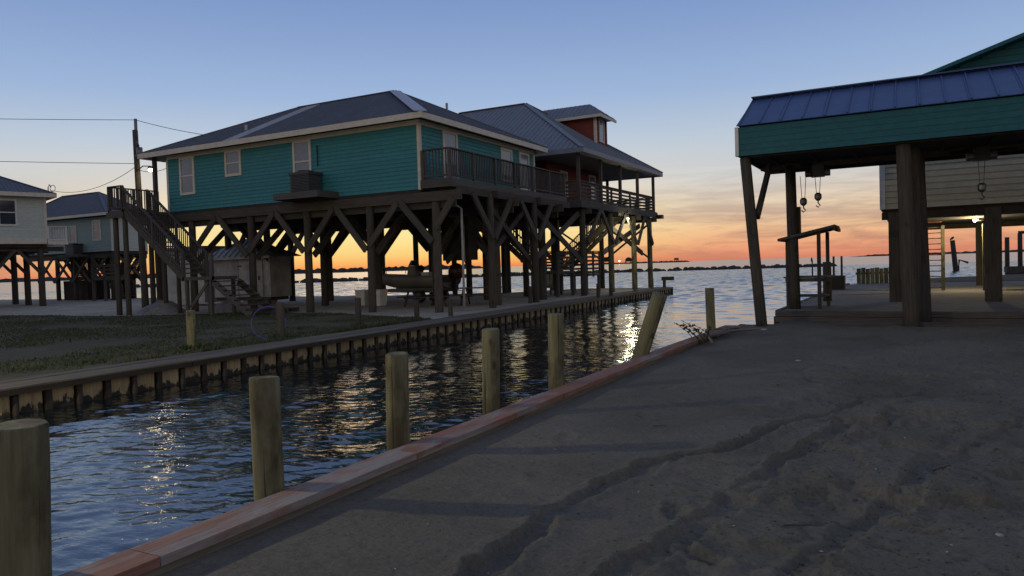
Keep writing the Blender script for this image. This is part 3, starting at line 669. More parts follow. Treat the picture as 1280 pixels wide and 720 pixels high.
# ------------------------------------------------------------------ teal house
H1 = thing('stilt_house', 'teal stilt house with charcoal hip roof and wooden outside stairs', 'house', (-23.2, 27.8, 0))
x0, x1, y0, y1, zb, zt = -30.3, -16.1, 23.0, 32.6, 4.60, 7.2
wl = raw('wall', bv(x0, y0, zb, x1, y1, zt), BF, 'teal', H1)
siding(wl, (x0, y0), (x1, y0), zb, zt - .18, (0, -1), 'teal', .15)
siding(wl, (x1, y0), (x1, y1), zb, zt - .18, (1, 0), 'teal', .15)
siding(wl, (x0, y0), (x0, y1), zb, zt - .18, (-1, 0), 'teal', .3)
for (x, y, nx, ny) in ((x1, y0, 0, 0), (x0, y0, 0, 0), (x1, y1, 0, 0)):
    box('corner_board', x - .07, y - .045, zb - .02, x + .05, y + .10, zt - .17, 'cream', wl)
beam('frieze_board', (x0, y0 - .03, zt - .09), (x1 + .05, y0 - .03, zt - .09), .05, .18, 'cream', wl)
beam('frieze_board', (x1 + .03, y0, zt - .09), (x1 + .03, y1, zt - .09), .05, .18, 'cream', wl)
window(wl, (-28.95, y0, 6.17), .78, 1.5, (0, -1)); window(wl, (-25.96, y0, 6.48), .78, .92, (0, -1)); window(wl, (-21.93, y0, 6.17), .78, 1.56, (0, -1))
window(wl, (x1, 25.1, 6.0), .85, 1.9, (1, 0), split=False, name='glass_door'); window(wl, (x1, 29.8, 6.2), .85, 1.3, (1, 0)); window(wl, (x1, 31.55, 5.85), .8, 2.05, (1, 0), split=False, name='glass_door')
rf = hip_roof(H1, -31.6, -15.6, 22.45, 33.15, 7.32, -26.6, -20.7, 9.78, 'roof1', pw=.92, ribs=4, alt=(6.0, 6.6, 'roof1l'), capw=.5)
mb = MB(); mb.tube([(-26.2, 24.0, 8.0), (-26.2, 24.0, 8.32)], .06, 8); mb.build('vent_pipe', 'pvc', H1)
mb = MB(); mb.tube([(-19.0, 29.5, 9.0), (-19.0, 29.5, 9.35)], .06, 8); mb.build('vent_pipe', 'pvc', H1)
# floor frame
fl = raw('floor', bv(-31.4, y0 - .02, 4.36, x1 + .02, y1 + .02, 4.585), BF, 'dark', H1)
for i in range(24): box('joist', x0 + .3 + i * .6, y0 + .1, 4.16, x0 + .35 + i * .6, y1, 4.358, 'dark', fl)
rows = (22.95, 27.4, 31.9); px_ = [-31.6, -28.75, -25.0, -21.75, -18.5, -15.4]
for r_, yy in enumerate(rows):
    beam('floor_beam', (-31.9, yy - .12, 4.27), (-14.2, yy - .12, 4.27), .1, .36, 'beam', H1); beam('floor_beam', (-31.9, yy + .14, 4.0), (-14.6, yy + .14, 4.0), .1, .3, 'beam', H1)
    for i, x in enumerate(px_):
        big = .17 if r_ else .15
        if r_ == 0 and i == 0: x = -31.2
        log('pile', (x, yy + rnd.uniform(-.06, .06), -.6), (x, yy, 4.2), big * 1.08, big, 'pile', H1, 12, 5, .04)
        if i < 5 and not (r_ == 0 and i == 0):
            xm = (x + px_[i + 1]) / 2; s = -1 if r_ % 2 == 0 else 1
            knee(H1, (x + .08, yy + s * .2), (xm - .05, yy + s * .2), 2.45 + rnd.uniform(-.15, .15), 4.15); knee(H1, (px_[i + 1] - .08, yy + s * .2), (xm + .05, yy + s * .2), 2.45 + rnd.uniform(-.15, .15), 4.15)
for i, x in enumerate(px_[1:5]):                                # braces across the rows
    for ya, yb in ((22.95, 27.4), (27.4, 31.9)):
        ym = (ya + yb) / 2; knee(H1, (x + .2, ya + .1), (x + .2, ym - .1), 2.3, 4.1); knee(H1, (x + .2, yb - .1), (x + .2, ym + .1), 2.3, 4.1)
# front pile with its short knee
knee(H1, (-15.3, 22.72), (-14.5, 22.72), 3.1, 4.15)
# canal-side deck
dk = raw('deck', bv(x1 + .04, 23.0, 4.86, -14.75, 33.4, 4.93), BF, 'deck', H1)
beam('rim_board', (-14.74, 22.97, 4.76), (-14.74, 33.42, 4.76), .05, .30, 'deck', dk); beam('rim_board', (x1 + .04, 22.97, 4.76), (-14.71, 22.97, 4.76), .05, .30, 'deck', dk)
railing(dk, [(x1 + .12, 23.05), (-14.82, 23.05), (-14.82, 33.35)], 4.93, 'darkdeck', 1.1, 'bal', 1.72, 'deck')
for i in range(17): box('joist', x1 + .1, 23.4 + i * .6, 4.62, -14.78, 23.45 + i * .6, 4.858, 'deck', dk)
for y in (25.6, 29.5):
    log('pile', (-14.62, y, -.6), (-14.6, y, 4.5), .15, .135, 'pile', H1, 12, 5, .04)
    knee(H1, (-14.45, y - .05), (-14.45, y - 1.55), 2.75, 4.4); knee(H1, (-14.45, y + .05), (-14.45, y + 1.55), 2.75, 4.4)
    beam('floor_beam', (-18.6, y + .15, 4.48), (-14.3, y + .15, 4.48), .1, .28, 'beam', H1)
beam('floor_beam', (-14.6, 23.2, 4.5), (-14.6, 33.4, 4.5), .1, .28, 'beam', H1)
beam('brace', (-14.8, 25.8, 4.1), (-14.8, 29.3, 1.9), .08, .22, 'beam', H1); beam('brace', (-14.95, 29.3, 4.1), (-14.95, 25.8, 1.9), .08, .22, 'beam', H1)
beam('brace', (-14.8, 29.7, 4.25), (-14.8, 35.4, 1.7), .08, .28, 'beam', H1); beam('brace', (-14.95, 35.4, 4.25), (-14.95, 29.7, 1.7), .08, .28, 'beam', H1); beam('brace', (-17.9, 27.6, 4.1), (-17.9, 31.6, 1.9), .08, .26, 'beam', H1); beam('brace', (-18.05, 31.6, 4.1), (-18.05, 27.6, 1.9), .08, .26, 'beam', H1)
# dark store-room hung under the floor, conduit pipes
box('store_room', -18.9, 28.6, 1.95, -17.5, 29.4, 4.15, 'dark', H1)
mb = MB(); mb.tube([(-15.75, 23.9, 4.05), (-15.35, 24.2, 4.05), (-15.2, 24.4, 3.9), (-15.2, 24.4, .1)], .045, 8); mb.build('conduit', 'pvc', H1, True)
mb = MB(); mb.tube([(-17.6, 28.4, 4.1), (-17.6, 28.4, 1.9)], .03, 8); mb.build('conduit', 'pvc', H1, True)
mb = MB(); mb.tube([(-21.08, 22.93, 5.9), (-21.08, 22.93, 6.75)], .025, 8); mb.build('conduit', 'black', H1)
# porch at the left end with its posts and rail
box('porch_floor', -31.45, y0, 4.5, x0, y1, 4.62, 'deck', H1)
pf = raw('porch', bv(-31.45, 23.0, 4.59, x0 - .01, 32, 4.63), BF, 'deck', H1)
for y in (23.08, 26.5, 29.8): box('porch_post', -31.42, y - .08, 4.63, -31.26, y + .08, 7.25, 'deck', H1)
railing(pf, [(-31.35, 24.6), (-31.35, 31.8)], 4.63, 'darkdeck', 1.05)
# outside stairs: landing, long flight, small landing, short flight
ld = raw('landing', bv(-31.05, 20.45, 4.42, -29.95, 23.0, 4.56), BF, 'deck', H1)
railing(ld, [(-31.0, 22.9), (-31.0, 20.5), (-30.05, 20.5)], 4.56, 'darkdeck', 1.05, 'bal', 1.2)
beam('rim_board', (-31.08, 20.42, 4.36), (-29.95, 20.42, 4.36), .05, .26, 'deck', ld)
for (x, y) in ((-30.75, 20.6), (-30.1, 20.6), (-30.9, 22.4), (-30.2, 22.5)): log('pile', (x, y, -.4), (x, y, 4.4), .12, .11, 'pile', H1, 12, 4, .04)
flight(H1, (-30.0, 20.5, 4.56), (-26.3, 20.5, 1.62), 1.15, 'darkdeck', 15)
l2 = raw('lower_landing', bv(-26.4, 20.45, 1.42, -24.6, 21.75, 1.56), BF, 'deck', H1)
for (x, y) in ((-26.2, 20.55), (-24.75, 20.55), (-26.2, 21.65), (-24.75, 21.65)): box('leg', x - .06, y - .06, -.1, x + .06, y + .06, 1.42 if y > 21 else 1.43, 'deck', l2)
box('leg', -24.72, 20.46, 1.43, -24.6, 20.58, 2.5, 'deck', l2)
beam('brace', (-26.1, 20.62, .3), (-25.0, 20.62, 1.35), .04, .14, 'deck', l2)
flight(H1, (-24.55, 20.5, 1.45), (-22.5, 20.5, .12), 1.25, 'darkdeck', 7, False)
for (x, h) in ((-28.2, 3.0), (-29.1, 3.5)): log('pile', (x, 21.7, -.4), (x, 21.7, h - .3), .1, .09, 'pile', H1, 10, 3, .04)
# air conditioner stand is part of the house
st = raw('condenser_stand', bv(-22.45, 21.85, 4.58, -20.1, 23.0 - .04, 4.66), BF, 'deck', H1)
beam('rim_board', (-22.45, 21.83, 4.66), (-20.1, 21.83, 4.66), .05, .26, 'deck', st); beam('rim_board', (-22.47, 21.85, 4.66), (-22.47, 22.96, 4.66), .05, .26, 'deck', st); beam('rim_board', (-20.08, 21.85, 4.66), (-20.08, 22.96, 4.66), .05, .26, 'deck', st)
ac = thing('air_conditioner', 'dark boxy outdoor air conditioner on a wooden wall stand', 'air conditioner', (-21.45, 22.4, 4.66))
mb = MB(); mb.box(-21.82, 22.05, 4.66, -20.74, 22.86, 4.78); mb.box(-21.82, 22.05, 5.50, -20.74, 22.86, 5.60); mb.box(-21.76, 22.12, 4.78, -20.80, 22.78, 5.50); mb.build('cabinet', 'acgrey', ac)
for i in range(12): box('louvre', -21.80, 22.07, 4.80 + i * .059, -20.76, 22.115, 4.83 + i * .059, 'acgrey', ac)
mb = MB(); mb.tube([(-21.28, 22.44, 5.60), (-21.28, 22.44, 5.67)], .32, 20); mb.build('fan_guard', 'black', ac)

# ------------------------------------------------------------------ red house
H2 = thing('stilt_house', 'brick-red stilt house with grey-blue hip roof, dormer and wide porch', 'house', (-21, 41, 0))
rx0, rx1, ry0, ry1 = -29.0, -17.2, 36.4, 44.2
wl = raw('wall', bv(rx0, ry0, 4.9, rx1, ry1, 7.35), BF, 'red', H2)
siding(wl, (rx0, ry0), (rx1, ry0), 4.9, 7.3, (0, -1), 'red', .16); siding(wl, (rx1, ry0), (rx1, ry1), 4.9, 7.3, (1, 0), 'red', .16)
window(wl, (rx1, 38.6, 6.2), .8, 1.2, (1, 0), 'white'); window(wl, (rx1, 42.9, 5.95), .85, 2.0, (1, 0), 'white', split=False, name='glass_door')
rf = hip_roof(H2, -32.4, -14.3, 34.6, 48.2, 7.45, -25.6, -20.85, 11.65, 'roof2', 'roof2', .24, 'roof2', .95, 3, capw=.3)
# dormer
dy0, dy1, dxf = 42.0, 43.8, -16.5
dw = raw('dormer', bv(-20.0, dy0, 8.6, dxf, dy1, 10.45), BF, 'red', H2)
siding(dw, (-20.0, dy0), (dxf, dy0), 8.75, 10.4, (0, -1), 'red', .15)
box('corner_board', dxf - .09, dy0 - .05, 8.75, dxf + .05, dy0 + .12, 10.43, 'cream', dw); box('corner_board', dxf - .05, dy1 - .1, 8.75, dxf + .045, dy1 + .05, 10.43, 'red', dw)
window(dw, (dxf, 42.93, 9.72), .62, 1.2, (1, 0), 'cream', split=False)
a, b, c_, d_ = (-16.0, dy0 - .45, 10.5), (-16.0, dy1 + .45, 10.5), (-20.6, dy1 + .45, 10.5), (-20.6, dy0 - .45, 10.5); ym = (dy0 + dy1) / 2; e_, f_ = (-17.2, ym, 11.42), (-20.6, ym, 11.42)
dr = raw('dormer_roof', [a, b, c_, d_, e_, f_], [(0, 1, 2, 3), (0, 4, 1), (0, 3, 5, 4), (1, 4, 5, 2), (3, 2, 5)], 'soffit', H2)
metal_slope(dr, [d_, a, e_, f_], 'roof2', .9, 3); metal_slope(dr, [a, b, e_], 'roof2', .9, 3); metal_slope(dr, [b, c_, f_, e_], 'roof2', .9, 3)
beam('fascia', (-20.3, dy0 - .47, 10.43), (-15.97, dy0 - .47, 10.43), .04, .17, 'cream', dr); beam('fascia', (-15.98, dy0 - .45, 10.43), (-15.98, dy1 + .45, 10.43), .04, .17, 'cream', dr)
# porch
dk = raw('porch', bv(-31, 35.0, 4.8, -14.65, 47.9, 4.9), BF, 'deck', H2)
beam('rim_board', (-14.62, 34.95, 4.68), (-14.62, 47.95, 4.68), .06, .34, 'deck', dk); beam('rim_board', (-31, 34.97, 4.68), (-14.65, 34.97, 4.68), .06, .34, 'deck', dk)
for y in (35.15, 38.25, 41.35, 44.5, 47.75): box('porch_post', -14.88, y - .08, 4.9, -14.72, y + .08, 7.4, 'deck', H2)
for x in (-18.0, -21.2, -24.6): box('porch_post', x - .08, 47.67, 4.9, x + .08, 47.83, 7.4, 'deck', H2)
railing(dk, [(-17.5, 35.1), (-14.8, 35.1), (-14.8, 47.8), (-26, 47.8)], 4.9, 'darkdeck', .98, 5, 1.55, 'darkdeck')
raw('porch_ceiling', bv(-31, 35, 7.30, -14.5, 48, 7.36), BF, 'soffit', H2)
fl2 = raw('floor', bv(-30, 36, 4.45, -15, 47.6, 4.78), BF, 'dark', H2)
ROW = (35.6, 39.7, 43.7, 46.9)
for y in ROW:
    beam('floor_beam', (-30, y + .15, 4.36), (-14.4, y + .15, 4.36), .1, .3, 'beam', H2)
    for x in (-14.85, -18.2, -21.8, -25.4):
        log('pile', (x, y, -.6), (x, y, 4.45), .17, .155, 'mooring' if x > -15 and y > 37 else 'pile', H2, 12, 5, .04)
for ya, yb in zip(ROW[:-1], ROW[1:]):
    ym = (ya + yb) / 2; knee(H2, (-14.6, ya + .1), (-14.6, ym - .05), 2.75, 4.5); knee(H2, (-14.6, yb - .1), (-14.6, ym + .05), 2.75, 4.5)
beam('brace', (-15.3, 39.9, 4.0), (-15.3, 46.7, 2.2), .08, .3, 'beam', H2); beam('brace', (-15.45, 46.7, 4.0), (-15.45, 39.9, 2.2), .08, .3, 'beam', H2)
for xc in (-18.45, -22.0):
    beam('brace', (xc, 35.8, 4.2), (xc, 39.5, 1.9), .08, .26, 'beam', H2); beam('brace', (xc - .15, 39.5, 4.2), (xc - .15, 35.8, 1.9), .08, .26, 'beam', H2)
for (xa, xb) in ((-18.0, -15.0), (-21.6, -18.4)):
    beam('brace', (xa, 47.1, 4.1), (xb, 47.1, 1.9), .24, .08, 'beam', H2); beam('brace', (xb, 47.2, 4.1), (xa, 47.2, 1.9), .24, .08, 'beam', H2)
flight(H2, (-15.9, 42.9, 4.5), (-19.3, 42.9, 1.5), 1.2, 'dockwood', 15, True, rmat='deck')
l3 = raw('stair_landing', bv(-20.8, 42.6, 1.36, -19.2, 44.3, 1.48), BF, 'deck', H2); railing(l3, [(-20.7, 42.7), (-19.3, 42.7)], 1.48, 'deck', 1.0, 5)
for (x, y) in ((-20.7, 42.7), (-19.3, 42.7), (-20.7, 44.2), (-19.3, 44.2)): box('leg', x - .07, y - .07, -.1, x + .07, y + .07, 1.36, 'deck', l3)
flight(H2, (-20.0, 34.0, 4.3), (-16.7, 34.0, 1.3), .95, 'darkdeck', 14, True)
l4 = raw('stair_landing', bv(-16.7, 33.9, 1.16, -15.5, 36.0, 1.28), BF, 'deck', H2)
railing(l4, [(-15.6, 34.0), (-15.6, 35.9)], 1.28, 'deck', 1.0, 5)
for (x, y) in ((-16.6, 34.0), (-15.6, 34.0), (-16.6, 35.9), (-15.6, 35.9)): box('leg', x - .07, y - .07, -.1, x + .07, y + .07, 1.16, 'deck', l4)
l5 = raw('fishing_platform', bv(-17.0, 37.2, .95, -15.3, 39.2, 1.05), BF, 'deck', H2)
railing(l5, [(-17.0, 37.25), (-15.35, 37.25), (-15.35, 39.15)], 1.05, 'darkdeck', 1.25, 6, 1.0)
for (x, y) in ((-16.9, 37.3), (-15.4, 37.3), (-16.9, 39.1), (-15.4, 39.1)): box('leg', x - .07, y - .07, -.1, x + .07, y + .07, .95, 'deck', l5)
box('wall_panel', -18.86, 36.5, 2.4, -18.4, 36.9, 4.3, 'palegrn', H2); box('utility_riser', -17.4, 34.6, -.05, -17.2, 34.8, 4.3, 'red', H2)
cab = thing('utility_cabinet', 'pale utility cabinet standing under the red house platform', 'cabinet', (-17.6, 37.0, 0)); raw('body', bv(-17.95, 36.8, .35, -17.35, 37.1, 1.3), BF, 'tanwood', cab); box('door', -17.9, 36.77, .45, -17.4, 36.799, 1.2, 'white', cab)
for x in (-17.9, -17.4): box('leg', x - .03, 36.9, -.05, x + .03, 37.0, .35, 'deck', cab)
# porch flood light under the beam
def bulb(parent, p, r, col, strength, watts, mname, soft=.08):
    MT[mname] = emit(mname, col, strength); mb = MB(); p = V(p); n = 10
    for i in range(6):
        th = math.pi * i / 5
        for j in range(n): mb.v.append(p + V((math.sin(th) * math.cos(6.283 * j / n), math.sin(th) * math.sin(6.283 * j / n), math.cos(th))) * r)
    for i in range(5):
        for j in range(n): mb.f.append((i * n + j, i * n + (j + 1) % n, (i + 1) * n + (j + 1) % n, (i + 1) * n + j))
    o = mb.build('bulb', mname, parent, True); o.visible_shadow = True
    l = bpy.data.lights.new('lamp_light', 'POINT'); l.energy = watts; l.color = col; l.shadow_soft_size = soft
    lo = bpy.data.objects.new('lamp_light', l); COL.objects.link(lo); lo.parent = parent; lo.location = p - W[parent.name] - V((0, 0, r + soft + .01))
    return o
fl_ = thing('flood_lamp', 'white lamp shining under the red house porch over the dock', 'lamp', (-14.6, 41.8, 4.3))
box('bracket', -14.7, 41.75, 4.28, -14.55, 41.85, 4.4, 'steel', fl_); bulb(fl_, (-14.5, 41.75, 4.2), .06, (1, .93, .62), 10, 120, 'porch_lamp_glow', .2)
o = raw('outdoor_light', bv(-14.62, 47.6, 4.45, -14.2, 48.0, 4.7), BF, 'black', None); tag(o, 'small dark box lamp fixed on the porch corner beam of the red house', 'lamp')
# ------------------------------------------------------------------ houses further left
H3 = thing('stilt_house', 'pale stilt house with cream trim cut off by the left edge', 'house', (-48.2, 27.6, 0))
a0, a1, b0, b1, zb, zt = -57.2, -48.2, 18.0, 27.6, 4.0, 6.85          # its long side faces the canal; turned a little
wl = raw('wall', bv(a0, b0, zb, a1, b1, zt), BF, 'palegrn', H3)
siding(wl, (a1, b0), (a1, b1), zb + .25, zt, (1, 0), 'palegrn', .16); siding(wl, (a0, b0), (a1, b0), zb + .25, zt, (0, -1), 'palegrn', .16)
beam('skirt_board', (a1 + .04, b0, zb + .08), (a1 + .04, b1, zb + .08), .06, .34, 'cream', wl); beam('skirt_board', (a0, b0 - .04, zb + .08), (a1 + .05, b0 - .04, zb + .08), .06, .34, 'cream', wl)
box('corner_board', a1 - .1, b1 - .1, zb + .25, a1 + .05, b1 + .045, zt, 'cream', wl)
window(wl, (a1, 25.55, 5.85), .8, 1.45, (1, 0), 'white', 'dglass'); window(wl, (a1, 21.5, 5.85), .8, 1.45, (1, 0), 'white', 'dglass')
hip_roof(H3, a0 - .5, a1 + .5, b0 - .5, b1 + .5, 7.05, -53.0, -52.4, 9.5, 'roof1', 'roof1', .25, 'cream', .9, 4, capw=.2)
dk = raw('deck', bv(-53, b1 + .05, 3.95, a1, b1 + 1.15, 4.07), BF, 'white', H3); railing(dk, [(a1 - .05, b1 + .1), (a1 - .05, b1 + 1.1), (-53, b1 + 1.1)], 4.07, 'white', .95, 'bal', 1.5)
beam('rim_board', (a1, b1 + .05, 4.0), (a1, b1 + 1.18, 4.0), .05, .25, 'cream', dk)
raw('floor', bv(a0, b0 + .1, 3.7, a1 - .1, b1, 3.99), BF, 'dark', H3)
for x in (-48.6, -52.3, -56):
    beam('floor_beam', (x, b0, 3.6), (x, b1 + 1, 3.6), .1, .3, 'beam', H3)
    for y in (27.3, 24.6, 21.9, 19.2): log('pile', (x, y, -.5), (x, y, 3.75), .2, .18, 'pile', H3, 12, 4, .04)
    for y in (27.3, 24.6, 21.9): beam('brace', (x + .22, y - .1, 2.1), (x + .22, y - 1.3, 3.55), .08, .2, 'beam', H3); beam('brace', (x + .22, y - 2.6, 2.1), (x + .22, y - 1.4, 3.55), .08, .2, 'beam', H3)
flight(H3, (-51.2, 26.0, 3.7), (-51.2, 22.6, .1), 1.0, 'darkdeck', 15, True, side=(1, 0, 0))
H3.rotation_euler = (0, 0, R_(-16.7))

H4 = thing('stilt_house', 'dull aqua stilt house with dark hip roof behind the outside stairs', 'house', (-53.5, 36, 0))
a0, a1, b0, b1, zb, zt = -64.0, -52.3, 34.6, 37.6, 3.66, 6.25
wl = raw('wall', bv(a0, b0, zb, a1, b1, zt), BF, 'aqua', H4)
siding(wl, (a0, b0), (a1, b0), zb, zt, (0, -1), 'aqua', .17); siding(wl, (a1, b0), (a1, b1), zb, zt, (1, 0), 'palegrn', .17)  # side wall in pale siding: the yard lamp's light painted into its colour
window(wl, (-56.9, b0, 5.1), .75, 1.1, (0, -1), 'palegrn', 'blind'); window(wl, (-53.9, b0, 5.25), .8, 1.35, (0, -1), 'white', 'blind'); window(wl, (-60.9, b0, 5.25), .8, 1.35, (0, -1), 'white', 'blind')
hip_roof(H4, -64.6, -51.7, 34.0, 38.2, 6.45, -60.5, -55.8, 8.35, 'roof1', 'roof1', .2, 'cream', .9, 3, capw=.2)
raw('floor', bv(a0, b0 + .1, 3.4, a1, b1, 3.65), BF, 'dark', H4)
for y in (34.8, 37.4):
    beam('floor_beam', (a0, y - .1, 3.3), (a1, y - .1, 3.3), .1, .3, 'beam', H4)
    xs_ = [-52.6 - 2.3 * i for i in range(5)]
    for i, x in enumerate(xs_):
        log('pile', (x, y, -.5), (x, y, 3.4), .17, .16, 'pile', H4, 10, 3, .04)
        if i < 4: beam('brace', (x - .1, y - .22, 1.4), (x - 2.2, y - .22, 3.3), .07, .22, 'beam', H4); beam('brace', (x - 2.2, y - .3, 1.4), (x - .1, y - .3, 3.3), .07, .22, 'beam', H4)
for y in (35, 37.2): beam('brace', (a1 + .1, 35, 1.4 if y == 35 else 3.3), (a1 + .1, 37.2, 3.3 if y == 35 else 1.4), .07, .22, 'beam', H4)
flight(H4, (-57.0, 36.2, 3.4), (-53.6, 36.2, .1), 1.1, 'darkdeck', 15, True); flight(H4, (-52.4, 36.4, 3.4), (-55.2, 36.4, .3), 1.1, 'darkdeck', 14, True)
pf = raw('landing', bv(-53.0, 33.4, 1.5, -50.0, 34.4, 1.6), BF, 'deck', H4); railing(pf, [(-52.9, 33.45), (-50.1, 33.45)], 1.6, 'deck', 1.0, 4)
for x in (-52.9, -51.5, -50.1): box('leg', x - .08, 33.4, -.1, x + .08, 33.56, 1.5, 'deck', pf)
flight(H4, (-60.0, 35.6, 3.4), (-56.8, 35.6, .2), 1.1, 'darkdeck', 14, True); raw('store_box', bv(-59.5, 35.2, -.05, -56.4, 37.0, 1.5), BF, 'dark', H4); raw('store_box', bv(-55.6, 36.6, -.05, -53.9, 37.6, 1.9), BF, 'dark', H4)
box('condenser_stand', -57.6, 33.7, 3.3, -55.0, 34.55, 3.5, 'deck', H4)
o = thing('air_conditioner', 'dark condenser on a stand at the dull aqua house', 'air conditioner', (-56.2, 34.1, 3.5))
mb = MB(); mb.box(-56.7, 33.8, 3.5, -55.7, 34.5, 4.25); mb.build('cabinet', 'acgrey', o); box('lid', -56.75, 33.75, 4.25, -55.65, 34.55, 4.33, 'black', o)

# ------------------------------------------------------------------ under the teal house
sh = thing('garden_shed', 'pale shed with a hip roof standing under the teal house', 'shed', (-29.9, 28.4, .3))
raw('wall', bv(-32.6, 27.2, .42, -28.4, 28.6, 2.5), BF, 'tarpw', sh); raw('base', bv(-32.5, 27.3, .25, -28.5, 28.5, .415), BF, 'wetwood', sh)
for x in (-32.3, -30.6, -28.9): box('block', x, 27.35, -.05, x + .35, 27.75, .25, 'conc', sh)
d = raw('door', bv(-30.6, 27.14, .46, -28.9, 27.195, 2.35), BF, 'tarpw', sh); box('handle', -29.15, 27.08, 1.3, -29.1, 27.14, 1.5, 'black', d)
for z in (.8, 2.0): box('hinge', -30.65, 27.11, z, -30.35, 27.139, z + .06, 'black', d)
for x in (-32.6, -28.4, -30.7): box('trim_board', x - .05, 27.13, .42, x + .05, 27.19, 2.5, 'tarpw', sh)
a, b, c_, d_ = (-33, 26.8, 2.48), (-28.0, 26.8, 2.48), (-28.0, 29.0, 2.48), (-33, 29.0, 2.48); e_, f_ = (-31.0, 27.9, 3.45), (-30.4, 27.9, 3.45)
r = raw('roof', [a, b, c_, d_, e_, f_], [(3, 2, 1, 0), (0, 1, 5, 4), (1, 2, 5), (2, 3, 4, 5), (3, 0, 4)], 'roof2', sh); metal_slope(r, [a, b, f_, e_], 'roof2', .8, 2); metal_slope(r, [b, c_, f_], 'roof2', .8, 2)
beam('fascia', (-33, 26.78, 2.44), (-28.0, 26.78, 2.44), .03, .12, 'tarpw', r)
wc = thing('storage_container', 'white storage container behind the wooden stairs', 'container', (-34.7, 28, 0))
raw('body', bv(-36.3, 27.2, .15, -33.3, 29.2, 3.1), BF, 'tarpw', wc); raw('lid', bv(-36.4, 27.1, 3.105, -33.2, 29.3, 3.2), BF, 'roof2', wc)
for x in (-35.3, -34.3): box('door_seam', x - .02, 27.17, .25, x + .02, 27.195, 3.0, 'steel', wc)
# tarp heap
rr = random.Random(8)
def heap(name, c, rx, ry, h, mat, lab, cat, seed, n=14, k=6):
    rr = random.Random(seed); vs, fs = [V(c) + V((0, 0, h))], []
    for i in range(1, k + 1):
        q = i / k
        for j in range(n):
            a = 6.283 * j / n; s = q * rr.uniform(.85, 1.12); vs.append(V(c) + V((math.cos(a) * rx * s, math.sin(a) * ry * s, h * max(0, 1 - q ** 1.6) * rr.uniform(.75, 1.15) - (.1 if i == k else 0))))
    for j in range(n): fs.append((0, 1 + j, 1 + (j + 1) % n))
    for i in range(k - 1):
        for j in range(n): fs.append((1 + i * n + j, 1 + (i + 1) * n + j, 1 + (i + 1) * n + (j + 1) % n, 1 + i * n + (j + 1) % n))
    return tag(raw(name, vs, fs, mat, None, True, c), lab, cat)
heap('tarp', (-29.6, 21.9, 0), 1.5, .8, .55, 'tarp', 'crumpled grey tarp heaped under the long stairs', 'tarp', 3)
heap('tarp', (-26.2, 22.6, 0), 1.0, .6, .5, 'tarp', 'low grey covered heap beside the lower landing', 'tarp', 5)
o = thing('pallet', 'wooden pallet lying beside the short flight of stairs', 'pallet', (-23.2, 22.2, 0))
for i in range(6): box('slat', -24.2 + i * .33, 21.6, .15, -23.98 + i * .33, 22.9, .175, 'deck', o)
for y in (21.65, 22.2, 22.8): box('runner', -24.2, y, 0, -22.3, y + .07, .148, 'deck', o)

def picnic_table(pos, rz, lab):
    o = thing('picnic_table', lab, 'table', pos, 'picnic tables under the teal house'); x, y, z = pos
    for i in range(5): box('table_plank', x - .95, y - .37 + i * .15, z + .72, x + .95, y - .235 + i * .15, z + .76, 'beam', o)
    for s in (-1, 1):
        for i in range(2): box('seat_plank', x - .95, y + s * .72 - .14 + i * .15, z + .43, x + .95, y + s * .72 - .005 + i * .15, z + .47, 'beam', o)
        for e in (-.65, .65): beam('leg', (x + e, y + s * .72, z), (x + e, y + s * .22, z + .72), .05, .1, 'beam', o)
    for e in (-.65, .65): beam('crosspiece', (x + e + .05, y - .85, z + .40), (x + e + .05, y + .85, z + .40), .04, .1, 'beam', o)
    o.rotation_euler = (0, 0, R_(rz)); return o
picnic_table((-18.3, 26.2, -.03), 60, 'wooden picnic table under the teal house, left of the tall front pile')
picnic_table((-16.6, 27.9, -.03), 15, 'wooden picnic table under the teal house, in front of the outboard motor')

def bin_(x, y, lab):
    o = thing('plastic_bin', lab, 'bin', (x, y, 0), 'white bins under the teal house'); mb = MB()
    def ring(z, w): return [(x - w, y - w, z), (x + w, y - w, z), (x + w, y + w, z), (x - w, y + w, z)]
    mb.add(ring(-.02, .23) + ring(.66, .28), BF); mb.build('body', 'white', o); raw('lid', ring(.66, .3) + ring(.72, .29), BF, 'white', o)
    box('handle', x - .1, y - .32, .5, x + .1, y - .275, .54, 'white', o)
bin_(-22.55, 27.3, 'white plastic bin half hidden by a pile, left of two'); bin_(-21.4, 27.0, 'white plastic bin standing clear of the pile, right of two')

# boat on a trailer, bow to the left
bo = thing('motor_boat', 'pale open fishing boat on a trailer under the teal house', 'boat', (-21.6, 30.2, 0))
bx, by = -21.6, 30.2; sec = []
for i in range(13):
    s = i / 12; X = bx - 2.5 + 4.6 * s; half = .95 * min(1, (s * 1.9 + .02)) ** .55; kz = .62 + .42 * (1 - min(1, s * 2.2)) ** 2; gz = 1.28 + .16 * (1 - s) ** 2
    sec.append([(X, by - half, gz), (X, by - half * .88, (gz + kz) / 2 - .06), (X, by - half * .45, kz + .06), (X, by, kz), (X, by + half * .45, kz + .06), (X, by + half * .88, (gz + kz) / 2 - .06), (X, by + half, gz), (X, by + half * .86, gz), (X, by + half * .8, gz - .35), (X, by - half * .8, gz - .35), (X, by - half * .86, gz)])
mb = MB(); n = 11; mb.v = [V(p) for q in sec for p in q]
for i in range(12):
    for j in range(n): mb.f.append((i * n + j, i * n + (j + 1) % n, (i + 1) * n + (j + 1) % n, (i + 1) * n + j))
mb.f += [tuple(range(n)), tuple(12 * n + j for j in reversed(range(n)))]; mb.build('hull', 'gel', bo, True)
